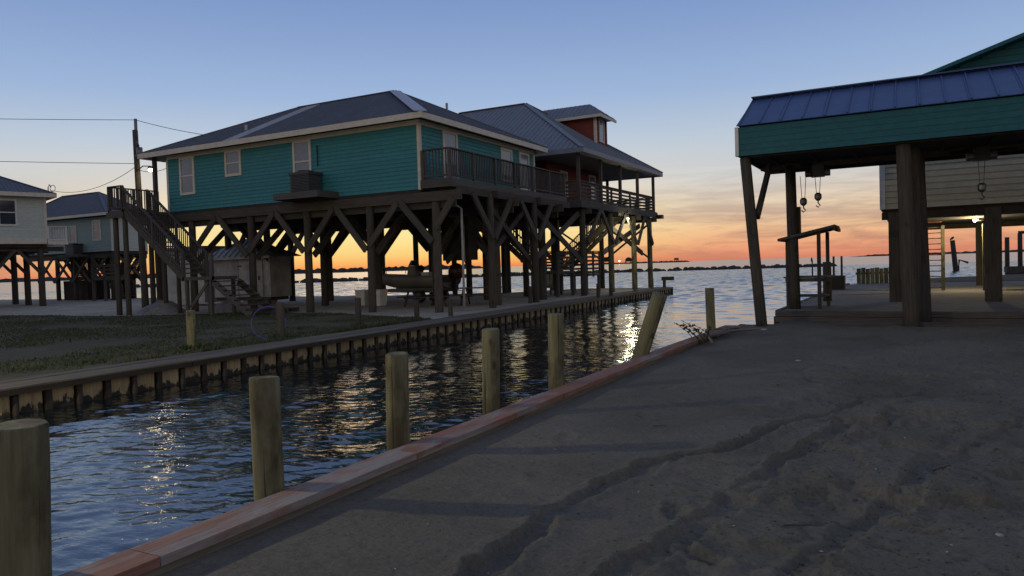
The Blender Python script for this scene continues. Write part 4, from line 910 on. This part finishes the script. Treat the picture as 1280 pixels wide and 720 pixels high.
mb = MB(); mb.add([(bx - .35, by - .35, .95), (bx + .3, by - .35, .95), (bx + .3, by + .35, .95), (bx - .35, by + .35, .95), (bx - .2, by - .33, 1.78), (bx + .2, by - .33, 1.78), (bx + .2, by + .33, 1.78), (bx - .2, by + .33, 1.78)], BF); cn = mb.build('console', 'gel', bo)
raw('windscreen', [(bx - .2, by - .33, 1.785), (bx + .0, by - .33, 1.785), (bx + .0, by + .33, 1.785), (bx - .2, by + .33, 1.785), (bx - .05, by - .3, 2.05), (bx - .03, by - .3, 2.05), (bx - .03, by + .3, 2.05), (bx - .05, by + .3, 2.05)], BF, 'dglass', cn)
mb = MB(); mb.tube([(bx + .3, by, 1.6), (bx + .42, by, 1.68)], .16, 12); mb.build('wheel', 'black', cn)
box('seat', bx + .6, by - .4, .95, bx + 1.05, by + .4, 1.45, 'white', bo)
mb = MB()
for s in (-1, 1):
    mb.tube([(bx - 2.3, by + s * .3, 1.45), (bx - 2.3, by + s * .3, 1.7), (bx - 1.2, by + s * .8, 1.72), (bx - 1.2, by + s * .8, 1.4)], .02, 6)
mb.build('bow_rail', 'steel', bo)
om = raw('outboard', bv(bx + 2.18, by - .12, .55, bx + 2.42, by + .12, 1.2), BF, 'black', bo)
mb = MB(); mb.tube([(bx + 2.35, by, 1.1), (bx + 2.35, by, 1.2), (bx + 2.36, by, 1.5), (bx + 2.33, by, 1.72), (bx + 2.3, by, 1.8)], [.26, .36, .37, .30, .14], 12); mb.build('cowl', 'cowl', om, True)
mb = MB(); mb.box(bx + 2.2, by - .05, .25, bx + 2.4, by + .05, .56); mb.box(bx + 2.1, by - .18, .5, bx + 2.75, by + .18, .53); mb.build('lower_unit', 'black', om)
tr = thing('boat_trailer', 'steel boat trailer carrying the pale fishing boat', 'trailer', (-21.6, 30.2, 0))
mb = MB(); mb.bar((bx - 3.4, by, .5), (bx - 2.0, by - .7, .55), .08, .1); mb.bar((bx - 3.4, by, .5), (bx - 2.0, by + .7, .55), .08, .1)
for s in (-1, 1): mb.bar((bx - 2.0, by + s * .7, .55), (bx + 1.9, by + s * .7, .5), .08, .1)
mb.build('frame', 'steel', tr); beam('axle', (bx + .9, by - 1.0, .32), (bx + .9, by + 1.0, .32), .07, .07, 'steel', tr)
for s in (-1, 1):
    mb = MB(); mb.tube([(bx + .9, by + s * .92, .3), (bx + .9, by + s * 1.1, .3)], .32, 18); w_ = mb.build('wheel', 'black', tr)
    mb = MB(); mb.tube([(bx + .9, by + s * 1.05, .3), (bx + .9, by + s * 1.115, .3)], .17, 14); mb.build('rim', 'steel', w_)
    box('bunk', bx - 1.6, by + s * .5 - .05, .56, bx + 1.8, by + s * .5 + .05, .66, 'tarp', tr)

# ------------------------------------------------------------------ utility pole, lamp and wires
up_ = thing('utility_pole', 'tall leaning utility pole behind the porch of the teal house', 'pole', (-36.3, 25.75, 0))
log('shaft', (-36.2, 25.75, -.5), (-36.65, 25.9, 9.55), .19, .14, 'pile', up_, 12, 6, .03); box('pole_top_pin', -36.66, 25.86, 9.55, -36.52, 25.96, 10.15, 'steel', up_)
mb = MB(); mb.tube([(-36.15, 25.75, 8.0), (-36.15, 25.75, 8.55)], .16, 12); mb.build('transformer_can', 'steel', up_, True)
mb = MB(); mb.bar((-36.6, 25.8, 8.15), (-36.15, 25.75, 8.15), .06, .08); mb.build('bracket', 'steel', up_)
mb = MB(); mb.tube([(-36.25, 25.7, 8.6), (-36.1, 25.6, 8.85), (-35.95, 25.6, 8.6), (-36.1, 25.65, 8.45)], .035, 6); mb.build('insulator_loop', 'steel', up_, True)
la = thing('yard_lamp', 'bright yard lamp on the side of the utility pole', 'lamp', (-36.2, 25.6, 7.2))
mb = MB(); mb.tube([(-36.45, 25.75, 7.3), (-36.0, 25.8, 7.55), (-35.45, 25.85, 7.5)], .03, 6); mb.build('arm', 'steel', la, True)
mb = MB(); mb.tube([(-35.45, 25.85, 7.52), (-35.45, 25.85, 7.44), (-35.45, 25.85, 7.36)], [.06, .12, .17], 12, False); mb.build('shade', 'steel', la, True)
bulb(la, (-35.45, 25.85, 7.3), .11, (1, .78, .42), 16, 30, 'yard_lamp_glow', .12)
def wire(a, b, sag, lab, r=.015, nm='power_line'):
    a, b = V(a), V(b); pts = [a + (b - a) * (i / 24) - V((0, 0, sag * 4 * (i / 24) * (1 - i / 24))) for i in range(25)]
    mb = MB(); mb.tube(pts, r, 5); return tag(mb.build(nm, 'wire', None, True), lab, 'cable')
wire((-36.65, 25.9, 10.1), (-60.5, 11.5, 11.3), .15, 'upper power line running from the pole top out of the left edge')
wire((-36.6, 25.9, 7.75), (-57, 9, 8.7), .15, 'lower power line running from the pole past the left edge')
wire((-36.6, 25.85, 7.6), (-48.3, 28.0, 7.35), .6, 'sagging service cable from the pole to the pale house eave')
wire((-36.6, 25.9, 10.1), (-30.5, 27.0, 8.6), .12, 'short service cable from the pole top to the teal house roof')
wire((-36.4, 25.8, 7.4), (-31.4, 24.0, 6.95), .2, 'thin cable from the pole lamp to the teal house porch', .015)
ms = thing('service_mast', 'thin curled service mast on the eave corner of the pale house', 'mast', (-48.3, 28.0, 7.0))
mb = MB(); mb.tube([(-48.5, 28.0, 6.9), (-48.5, 28.0, 7.55), (-48.35, 28.0, 7.7), (-48.2, 28.0, 7.55)], .035, 6); mb.build('mast_pipe', 'steel', ms, True)
mb = MB(); mb.tube([(-48.0 + .28 * math.cos(a), 28.0, 7.45 + .2 * math.sin(a)) for a in [6.283 * i / 14 for i in range(15)]], .02, 5); mb.build('cable_coil', 'wire', ms, True)
# lamp on a piling in the canal, left of the picture: its light throws the piling shadows over the sand
cl_ = thing('canal_lamp', 'lamp on a tall piling in the canal beyond the left edge', 'lamp', (-10.6, 1.9, WZ))
log('piling', (-10.6, 1.9, -1.6), (-10.6, 1.9, 3.35), .13, .11, 'mooring', cl_, 14, 6, .03)
mb = MB(); mb.tube([(-10.6, 1.9, 3.3), (-10.6, 1.9, 3.6), (-10.4, 1.9, 3.7), (-10.1, 1.9, 3.65)], .03, 6); mb.build('arm', 'steel', cl_, True)
mb = MB(); mb.tube([(-10.1, 1.9, 3.67), (-10.1, 1.9, 3.6), (-10.1, 1.9, 3.54)], [.05, .1, .15], 12, False); mb.build('shade', 'steel', cl_, True)
bulb(cl_, (-10.1, 1.9, 3.49), .08, (1, .84, .54), 20, 850, 'canal_lamp_glow', .05)

# ------------------------------------------------------------------ right bank: boat shelter
SH = thing('boat_shelter', 'open boat shelter with blue metal roof and deep teal fascia', 'shelter', (0, 20, 0))
X0, X1, Y0, Y1, ZB, ZT, ZR, YR = -3.5, 9.5, 18.0, 22.1, 4.03, 4.76, 5.70, 20.0
rf = raw('roof', [(X0, Y0, ZT - .02), (X1, Y0, ZT - .02), (X1, Y1, ZT - .02), (X0, Y1, ZT - .02), (X0 + .05, YR, ZR), (X1, YR, ZR)], [(3, 2, 1, 0), (0, 1, 5, 4), (1, 2, 5), (2, 3, 4, 5), (3, 0, 4)], 'dark', SH)
metal_slope(rf, [(X0 - .02, Y0 - .06, ZT - .05), (X1, Y0 - .06, ZT - .05), (X1, YR, ZR), (X0 + .03, YR, ZR)], 'blue', .92, 2, .035, .05)
metal_slope(rf, [(X1, Y1 + .06, ZT - .05), (X0 - .02, Y1 + .06, ZT - .05), (X0 + .03, YR, ZR), (X1, YR, ZR)], 'blue', .92, 2, .035, .05)
beam('ridge_cap', (X0, YR, ZR + .05), (X1, YR, ZR + .05), .35, .03, 'blue', rf)
nb_ = 5
for i in range(nb_):
    z = ZB + (ZT - .06 - ZB) * i / nb_; h = (ZT - .06 - ZB) / nb_
    raw('fascia_board', [(X0, Y0 - .022, z), (X1, Y0 - .022, z), (X1, Y0 - .012, z + h), (X0, Y0 - .012, z + h), (X0, Y0 + .02, z), (X1, Y0 + .02, z), (X1, Y0 + .02, z + h), (X0, Y0 + .02, z + h)], [(0, 1, 2, 3), (7, 6, 5, 4), (0, 4, 5, 1), (1, 5, 6, 2), (2, 6, 7, 3), (3, 7, 4, 0)], 'teald', SH)
box('corner_board', X0 - .06, Y0 - .045, ZB, X0 + .02, Y0 + .09, ZT - .055, 'white', SH)
box('side_fascia', X0 - .03, Y0 + .09, ZB, X0 + .02, Y1, ZT - .05, 'teald', SH); box('back_fascia', X0, Y1 - .03, ZB, X1, Y1 + .03, ZT - .06, 'teald', SH)
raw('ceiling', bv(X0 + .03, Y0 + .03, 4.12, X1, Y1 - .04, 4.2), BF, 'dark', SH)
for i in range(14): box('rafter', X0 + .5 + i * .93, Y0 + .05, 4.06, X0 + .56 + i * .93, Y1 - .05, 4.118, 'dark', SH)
for y, z in ((18.25, 4.0), (20.85, 3.96), (21.95, 3.98)): box('header_beam', X0 + .04, y - .08, z, X1, y + .08, z + .12, 'dark', SH)
log('post', (-3.03, 18.2, -.6), (-3.38, 18.2, 4.0), .135, .125, 'pile', SH, 14, 6, .03)
log('post', (.05, 18.6, -.4), (-.06, 18.35, 4.0), .158, .15, 'pile', SH, 14, 6, .03); log('post', (.33, 19.3, -.2), (.22, 19.3, 4.0), .14, .13, 'pile', SH, 14, 6, .03)
log('post', (-2.66, 20.85, .2), (-2.72, 20.85, 4.0), .14, .13, 'pile', SH, 14, 6, .03); log('post', (4.4, 18.4, -.4), (4.4, 18.4, 4.0), .18, .17, 'pile', SH, 14, 5, .03)
log('post', (4.4, 21.6, .2), (4.4, 21.6, 4.0), .18, .17, 'pile', SH, 14, 5, .03)
beam('brace', (-3.14, 18.28, 2.62), (-3.1, 19.9, 3.95), .09, .2, 'pile', SH); box('cleat_board', -2.58, 20.9, 2.2, -2.50, 21.05, 2.95, 'pile', SH)
def hoist(x, y, z, drop, lab, mtr=True):
    o = thing('boat_hoist', lab, 'hoist', (x, y, z), 'hoists under the shelter roof')
    if mtr: raw('motor_box', bv(x - .16, y - .13, z - .16, x + .16, y + .13, z + .14), BF, 'black', o); mb = MB(); mb.tube([(x - .3, y, z - .05), (x + .3, y, z - .05)], .1, 12); mb.build('drum', 'steel', o)
    for s in (-.07, .07): mb = MB(); mb.tube([(x + s, y, z - .1), (x + s * .5, y, z - drop)], .008, 5); mb.build('cable', 'steel', o)
    mb = MB(); mb.tube([(x, y, z - drop + .05), (x, y, z - drop), (x, y, z - drop - .1), (x, y, z - drop - .16)], [.05, .09, .09, .04], 10); mb.build('pulley_block', 'steel', o)
    mb = MB(); mb.tube([(x, y, z - drop - .14), (x, y, z - drop - .22), (x + .05, y, z - drop - .28), (x, y, z - drop - .33), (x - .05, y, z - drop - .28)], .018, 6); mb.build('hook', 'steel', o, True)
hoist(-2.05, 20.85, 3.85, .62, 'boat hoist with motor box and hook hanging against the open sky'); hoist(-2.42, 20.95, 3.85, .72, 'small hoist hook hanging beside the back left post', False)
hoist(1.5, 20.0, 3.85, .72, 'boat hoist hanging before the beige house wall'); 
# timber edge of the slab
te = thing('timber_edging', 'stacked timber edging along the front of the concrete slab', 'edging', (0, 19.8, 0))
f_y = lambda x: 20.0 + (x + 2.95) * (-1.4 / 26.95)
x = -3.02
while x < 12:
    L = 2.9
    for z, dz in ((-.02, 0), (.125, .02)): beam('timber', (x + .01, f_y(x) - .1 - dz, z + .07), (x + L - .01, f_y(x + L) - .1 - dz, z + .07), .16, .135, 'deck', te)
    x += L
yy = 20.0
while yy < 37: beam('side_timber', (-2.98 + (yy - 20) * .017, yy, .17), (-2.98 + (yy + 3.4 - 20) * .017, yy + 3.39, .17), .12, .2, 'deck', te); yy += 3.4
for i in range(14): log('edge_pile', (-3.06 + i * .02, 20.4 + i * 1.25, -1.3), (-3.06 + i * .02, 20.4 + i * 1.25, .08), .09, .085, 'wetwood', te, 8, 2, .04)
tag(beam('loose_beam', (-1.6, 18.9, .03), (8.5, 18.35, .04), .22, .10, 'deck'), 'long weathered beam lying on the sand in front of the slab', 'beam')

# fish-cleaning stand
fc = thing('cleaning_stand', 'roofed wooden fish-cleaning table at the water edge under the shelter', 'table', (-2.3, 21.5, .25))
lx, rx_, ya, yb = -2.85, -1.9, 21.0, 22.0
for (x, y, h) in ((lx, ya, 2.05), (rx_ - .15, ya - .2, 2.28), (lx + .05, yb, 2.05), (rx_ - .05, yb + .05, 2.28)): box('post', x - .045, y - .045, .25, x + .045, y + .045, h, 'pile', fc)
mb = MB(); mb.add([(lx - .2, ya - .35, 2.05), (rx_ + .25, ya - .35, 2.36), (rx_ + .25, yb + .3, 2.36), (lx - .2, yb + .3, 2.05), (lx - .2, ya - .35, 2.12), (rx_ + .25, ya - .35, 2.43), (rx_ + .25, yb + .3, 2.43), (lx - .2, yb + .3, 2.12)], BF); mb.build('roof', 'deck', fc)
box('roof_edge', rx_ + .2, ya - .37, 2.28, rx_ + .27, yb + .32, 2.37, 'pile', fc)
for i in range(5): box('table_plank', lx - .1, ya - .1 + i * .23, 1.06, rx_ + .15, ya + .1 + i * .23, 1.1, 'deck', fc)
box('apron', lx - .06, ya - .06, .96, rx_ + .08, ya - .02, 1.055, 'deck', fc); box('lower_shelf', lx, ya + .1, .55, rx_, yb, .59, 'deck', fc)
mb = MB(); mb.tube([(-2.3, 21.6, 1.1), (-2.3, 21.6, 1.5), (-2.3, 21.5, 1.58), (-2.3, 21.4, 1.5)], .02, 6); mb.build('tap', 'steel', fc, True)
db = thing('dock_box', 'dark dock box with two thin poles at the slab edge', 'box', (-2.6, 33.2, .25))
raw('body', bv(-2.85, 32.9, .25, -2.3, 33.6, .82), BF, 'wetwood', db)
for x in (-2.72, -2.42): log('pole', (x, 33.3, .25), (x, 33.3, 1.62), .045, .04, 'wetwood', db, 8, 3, .03)
o = log('stub_piling', (-2.2, 24.6, .2), (-2.2, 24.6, 1.45), .13, .12, 'pile', None, 12, 4, .04); tag(o, 'dark stub piling on the slab behind the cleaning table', 'piling')
# plank screen at the far end of the slab
pw_ = thing('plank_screen', 'row of upright pale planks at the far end of the slab', 'fence', (-1.5, 39.6, .25))
for i in range(9):
    k = i / 8; box('plank', -2.2 + 1.55 * k, 39.35 + k * .7, -.3, -2.015 + 1.55 * k, 39.42 + k * .7, 1.0 + .03 * math.sin(i * 2.1), 'mooring', pw_)
beam('rail', (-2.25, 39.45, .75), (-.5, 40.25, .75), .06, .1, 'deck', pw_)

# beige house
HB = thing('stilt_house', 'beige stilt house with teal gable behind the boat shelter', 'house', (5, 29, .25))
a0, a1, b0, b1, zb, zt = -.66, 10.5, 24.0, 37.0, 2.92, 6.0
wl = raw('wall', bv(a0, b0, zb, a1, b1, zt), BF, 'beige', HB); siding(wl, (a0, b0), (a1, b0), zb, zt, (0, -1), 'beige', .17); siding(wl, (a0, b0), (a0, b1), zb, zt, (-1, 0), 'beige', .17)
box('corner_board', a0 - .045, b0 - .045, zb, a0 + .1, b0 + .1, zt, 'white', wl)
gm = 4.9; zg = 7.85
gb = raw('gable', [(a0 - .25, b0 - .01, 6.0), (a1 + .25, b0 - .01, 6.0), (gm, b0 - .01, zg), (a0 - .25, b0 + .14, 6.0), (a1 + .25, b0 + .14, 6.0), (gm, b0 + .14, zg)], [(0, 1, 2), (5, 4, 3), (0, 3, 4, 1), (1, 4, 5, 2), (2, 5, 3, 0)], 'teald', HB)
for i in range(11):
    z = 6.02 + i * .165; k = (z - 6.0) / (zg - 6.0); xa, xb = a0 - .25 + (gm - a0 + .25) * k, a1 + .25 - (a1 + .25 - gm) * k
    if xb - xa > .5: beam('gable_board', (xa + .1, b0 - .03, z + .08), (xb - .1, b0 - .03, z + .08), .025, .155, 'teald', gb)
sl = (zg - 6.0) / (gm - a0 + .25)
g0, g1 = a0 - .7, a1 + .7
rf = raw('roof', [(g0, b0 - .5, 6.02 - .45 * sl), (gm, b0 - .5, zg + .03), (g1, b0 - .5, 6.02 - .45 * sl), (g0, b1 + .5, 6.02 - .45 * sl), (gm, b1 + .5, zg + .03), (g1, b1 + .5, 6.02 - .45 * sl), (g0, b0 - .5, 6.12 - .45 * sl), (gm, b0 - .5, zg + .13), (g1, b0 - .5, 6.12 - .45 * sl), (g0, b1 + .5, 6.12 - .45 * sl), (gm, b1 + .5, zg + .13), (g1, b1 + .5, 6.12 - .45 * sl)],
     [(0, 1, 7, 6), (1, 2, 8, 7), (0, 3, 4, 1), (1, 4, 5, 2), (6, 7, 10, 9), (7, 8, 11, 10), (3, 9, 10, 4), (4, 10, 11, 5), (0, 6, 9, 3), (2, 5, 11, 8)], 'teald', HB)
mb = MB(); mb.tube([(1.35, 24.6, 6.5), (1.35, 24.6, 7.05)], .07, 8); mb.build('vent_pipe', 'pvc', HB)
raw('floor', bv(a0 + .05, b0 + .05, 2.825, a1, b1, 2.915), BF, 'dark', HB)
for y in (24.1, 36): beam('floor_beam', (a0, y, 2.72), (a1, y, 2.72), .25, .2, 'dark', HB)
for y in (24.1, 29.5, 36):
    for x in (-.3, 2.05, 4.6, 7.4):
        if y > 30 and x == 2.05: x = 2.6
        if (y, x) == (29.5, -.3): x = -.15
        if (y, x) == (29.5, 2.05): continue
        s = .19 if y < 25 else .13; box('pile', x - s, y - s, -.2, x + s, y + s, 2.82, 'pile', HB)
wlp = thing('wall_lamp', 'lit lamp on a post under the beige house', 'lamp', (2.12, 30.9, 2.6)); box('lamp_base', 2.2, 30.85, 2.72, 2.34, 30.95, 2.82, 'steel', wlp); bulb(wlp, (2.1, 30.9, 2.74), .06, (1, .80, .45), 40, 220, 'wall_lamp_glow')
o = box('lamp_post', 2.32, 30.85, .2, 2.46, 31.05, 2.6, 'mooring'); tag(o, 'slim wooden post lit by the lamp under the beige house', 'post')
ldr = thing('ladder_rack', 'rusty ladder-like rack of thin bars beneath the beige house', 'rack', (.75, 31.3, .25))
for i in range(13): box('rung', .35, 31.27, .34 + i * .2, 1.1, 31.31, .375 + i * .2, 'rust', ldr)
box('upright', .58, 31.25, .3, .61, 31.28, 2.8, 'rust', ldr); box('upright', 1.06, 31.24, .25, 1.18, 31.36, 2.62, 'mooring', ldr); box('upright', .33, 31.25, .3, .36, 31.28, 2.8, 'rust', ldr)

# far pilings over the water on the right
o = thing('channel_marker', 'tall dark piling with a bracket standing far out in the water', 'piling', (4.8, 100, WZ)); log('post', (4.95, 100, -1.5), (4.55, 100, 3.1), .30, .26, 'wetwood', o, 10, 3, .04)
mb = MB(); mb.tube([(5.1, 100, -.5), (5.2, 100, .8), (6.1, 100, .45)], .14, 6); mb.build('bracket', 'wetwood', o)
mb = MB(); mb.tube([(4.3, 100, 3.15), (4.55, 100, 3.35), (4.7, 100, 3.5)], [.06, .16, .07], 6); mb.build('top_fitting', 'wetwood', o, True)
bl = thing('boat_lift', 'dark boat lift of pilings and planks past the lawn at the right edge', 'boat lift', (7, 62, 0))
for (x, h) in ((6.1, 2.6), (6.85, 2.85), (7.25, 2.85), (8.6, 2.7)): log('piling', (x, 62, -1.5), (x, 62, h), .15, .14, 'wetwood', bl, 8, 3, .04)
raw('platform', bv(6.0, 61.2, .15, 12, 63, .55), BF, 'pile', bl); raw('skirt', bv(6.0, 61.15, -.5, 12, 61.2, .148), BF, 'wetwood', bl); box('header', 6.75, 61.9, 2.8, 8.7, 62.1, 3.0, 'wetwood', bl)
# ------------------------------------------------------------------ structures on the far shore
def rig(x, y, w, h, lab, dome=True):
    o = thing('far_structure', lab, 'building', (x, y, WZ)); mb = MB()
    if dome:
        n = 10; vs = [(x + w / 2 * math.cos(math.pi * i / n), y, WZ + h * .35 + h * .65 * math.sin(math.pi * i / n)) for i in range(n + 1)]; vs2 = [(a, b + w * .6, c) for a, b, c in vs]
        mb.add(vs + vs2, [tuple(range(n + 1)), tuple(reversed(range(n + 1, 2 * n + 2)))] + [(i, i + n + 1, i + n + 2, i + 1) for i in range(n)])
    else: mb.box(x - w / 2, y, WZ + h * .55, x + w / 2, y + w * .6, WZ + h)
    mb.build('body', 'land', o)
    for s in (-.4, .4): box('leg', x + s * w - .6, y + .5, WZ - .5, x + s * w + .6, y + 2, WZ + h * .6, 'land', o)
D = lambda px, dist: (dist * ((px - 640) / 925 * math.cos(YAW) - math.sin(YAW)), dist * ((px - 640) / 925 * math.sin(YAW) + math.cos(YAW)))
for px, w, h, lab, dm in ((757, 26, 17, 'dark domed structure on the horizon just right of the lamplit stairs', True), (786, 15, 15, 'small dark domed structure on the horizon between the red house piles', True), (846, 9, 10, 'small platform building alone on the horizon right of the red house', False)):
    x, y = D(px, 1700); rig(x, y, w, h, lab, dm)
x, y = D(775, 1690); o = thing('far_lamp', 'tiny white light on the horizon between the red house piles', 'lamp', (x, y, 6)); bulb(o, (x, y, 6.5), 1.6, (1, .85, .6), 12, 1, 'far_lamp_glow')

# ------------------------------------------------------------------ small things on the sand
wd = thing('weed', 'dark leafy weed growing at the end of the red cap', 'plant', (-3.7, 14.6, 0)); rr = random.Random(12); lv = MB()
for i in range(9):
    a = rr.uniform(2.2, 4.6) if i < 6 else rr.uniform(0, 6.28); L = rr.uniform(.3, .62); p = V((-3.66 + rr.uniform(-.1, .25), 14.7 + rr.uniform(-.5, .6), 0)); pts = [p]
    for k in range(5): p = p + V((math.cos(a) * L / 5 * .9, math.sin(a) * L / 5 * .8, L / 5 * (.9 - k * .12))); a += rr.uniform(-.3, .3); pts.append(p)
    mb = MB(); mb.tube(pts, [.009, .008, .007, .006, .005, .003], 5); mb.build('stem', 'leaf', wd)
    for q in pts[2:]:
        for k in range(5):
            d = V((rr.uniform(-1, 1), rr.uniform(-1, 1), rr.uniform(-.3, .8))).normalized() * rr.uniform(.04, .075); n_ = d.cross(V((rr.random(), rr.random(), 1))).normalized() * .018
            lv.add([q, q + d * .5 + n_, q + d, q + d * .5 - n_], [(0, 1, 2, 3)])
tag(lv.build('leaves', 'leaf', wd), kind='stuff')
labs = ['long bleached driftwood stick beside the weed', 'short driftwood stick lying against the cap end', 'driftwood stick pointing to the shelter post', 'thin driftwood stick at the water edge', 'thick driftwood piece behind the weed', 'driftwood stick lying across the cap end']
for i, (x, y, a, L, r) in enumerate(((-3.5, 15.2, 1.2, 1.1, .045), (-3.4, 14.4, 1.9, .6, .03), (-3.2, 16.4, .6, .9, .035), (-3.45, 17.0, 2.4, .7, .025), (-3.45, 15.8, 1.5, .8, .06), (-3.6, 16.6, .9, 1.0, .04))):
    dx, dy = math.cos(a) * L / 2, math.sin(a) * L / 2
    tag(log('driftwood', (x - dx, y - dy, .03 + r), (x + dx, y + dy, .06 + r), r, r * .6, 'drift', None, 8, 4, .12), labs[i], 'driftwood', 'driftwood at the end of the cap')
def pebble(x, y, r, mat, lab, seed, grp, flat=.5, nm='clod'):
    rr = random.Random(seed); z = float(sand_z(np.array([[x]]), np.array([[y]]))[0, 0]); vs = []
    for k, q in ((-.6, .8), (.1, 1), (.7, .6)):
        for j in range(7): a = 6.283 * j / 7; vs.append((x + math.cos(a) * r * q * rr.uniform(.75, 1.2), y + math.sin(a) * r * q * rr.uniform(.75, 1.2), z + k * r * flat * rr.uniform(.8, 1.2)))
    tag(raw(nm, vs, [(j, (j + 1) % 7, (j + 1) % 7 + 7, j + 7) for j in range(7)] + [(j + 7, (j + 1) % 7 + 7, (j + 1) % 7 + 14, j + 14) for j in range(7)] + [tuple(14 + j for j in range(7))], mat, None, True), lab, 'litter' if mat == 'shell' else 'clod', grp)
pebble(.45, 5.09, .028, 'shell', 'small pale scrap of litter on the churned sand at the right', 1, 'litter on the sand', .5, 'litter')
pebble(-1.55, 12.4, .05, 'shell', 'pale flat scrap on the smooth sand in the middle distance', 2, 'litter on the sand', .3, 'litter')
pebble(-2.9, 17.3, .12, 'shell', 'crumpled pale sheet at the foot of the leaning shelter post', 3, 'litter on the sand', .3, 'litter')
mb = MB(); rr = random.Random(31)                                   # crumbs of soil, too many to count
cxs = np.array([rr.uniform(-3.2, 2.8) if i % 4 else rr.uniform(-.8, 2.2) for i in range(2600)]); cys = np.array([rr.uniform(3.3, 12) if i % 3 else rr.uniform(3.5, 7) for i in range(2600)])
czs = sand_z(cxs.reshape(1, -1), cys.reshape(1, -1))[0]
for x, y, z in zip(cxs, cys, czs):
    if x < -1.6 and rr.random() < .85: continue
    r = rr.uniform(.004, .011) * (1.6 if rr.random() < .08 else 1); vs = []
    for k, q in ((-.6, .8), (.5, .8)):
        for j in range(5): a = 6.283 * j / 5; vs.append((x + math.cos(a) * r * q * rr.uniform(.6, 1.3), y + math.sin(a) * r * q * rr.uniform(.6, 1.3), z + k * r * .8))
    mb.add(vs, [(j, (j + 1) % 5, (j + 1) % 5 + 5, j + 5) for j in range(5)] + [(5, 6, 7, 8, 9)])
tag(mb.build('soil_crumbs', 'soil'), 'scattered crumbs of soil on the churned sand', 'soil', kind='stuff')

mb = MB(); rr = random.Random(77); cxs = np.array([rr.uniform(-3.3, 3.2) for i in range(70)]); cys = np.array([3.2 + 13 * rr.random() ** 1.6 for i in range(70)]); czs = sand_z(cxs.reshape(1, -1), cys.reshape(1, -1))[0]
for x, y, z in zip(cxs, cys, czs):
    r = rr.uniform(.004, .010) * (1.8 if rr.random() < .06 else 1); a = rr.uniform(0, 6.28); u, v = V((math.cos(a), math.sin(a), rr.uniform(-.3, .3))) * r * 1.5, V((-math.sin(a), math.cos(a), rr.uniform(-.2, .4))) * r; p = V((x, y, z + r * .5))
    mb.add([p - u, p - v, p + u, p + v, p + V((0, 0, r * .6))], [(0, 1, 4), (1, 2, 4), (2, 3, 4), (3, 0, 4), (3, 2, 1, 0)])
tag(mb.build('shell_bits', 'shell'), 'tiny pale shell bits scattered over the sand', 'shells', kind='stuff')
for i, (x, y, a, L, lab) in enumerate(((-.62, 4.75, .3, .16, 'thin dark twig in the churned sand near the deep footprint'), (.2, 6.3, 1.0, .22, 'short dark twig on the churned sand at the right'), (-2.2, 7.1, .2, .12, 'tiny twig on the smooth sand by the wheel rut'), (-1.2, 10.4, 2.0, .3, 'thin twig on the smooth sand in the middle distance'))):
    z = float(sand_z(np.array([[x]]), np.array([[y]]))[0, 0]); dx, dy = math.cos(a) * L / 2, math.sin(a) * L / 2
    tag(log('twig', (x - dx, y - dy, z + .012), (x + dx, y + dy, z + .02), .006, .004, 'soil', None, 6, 4, .2), lab, 'twig', 'twigs on the sand')
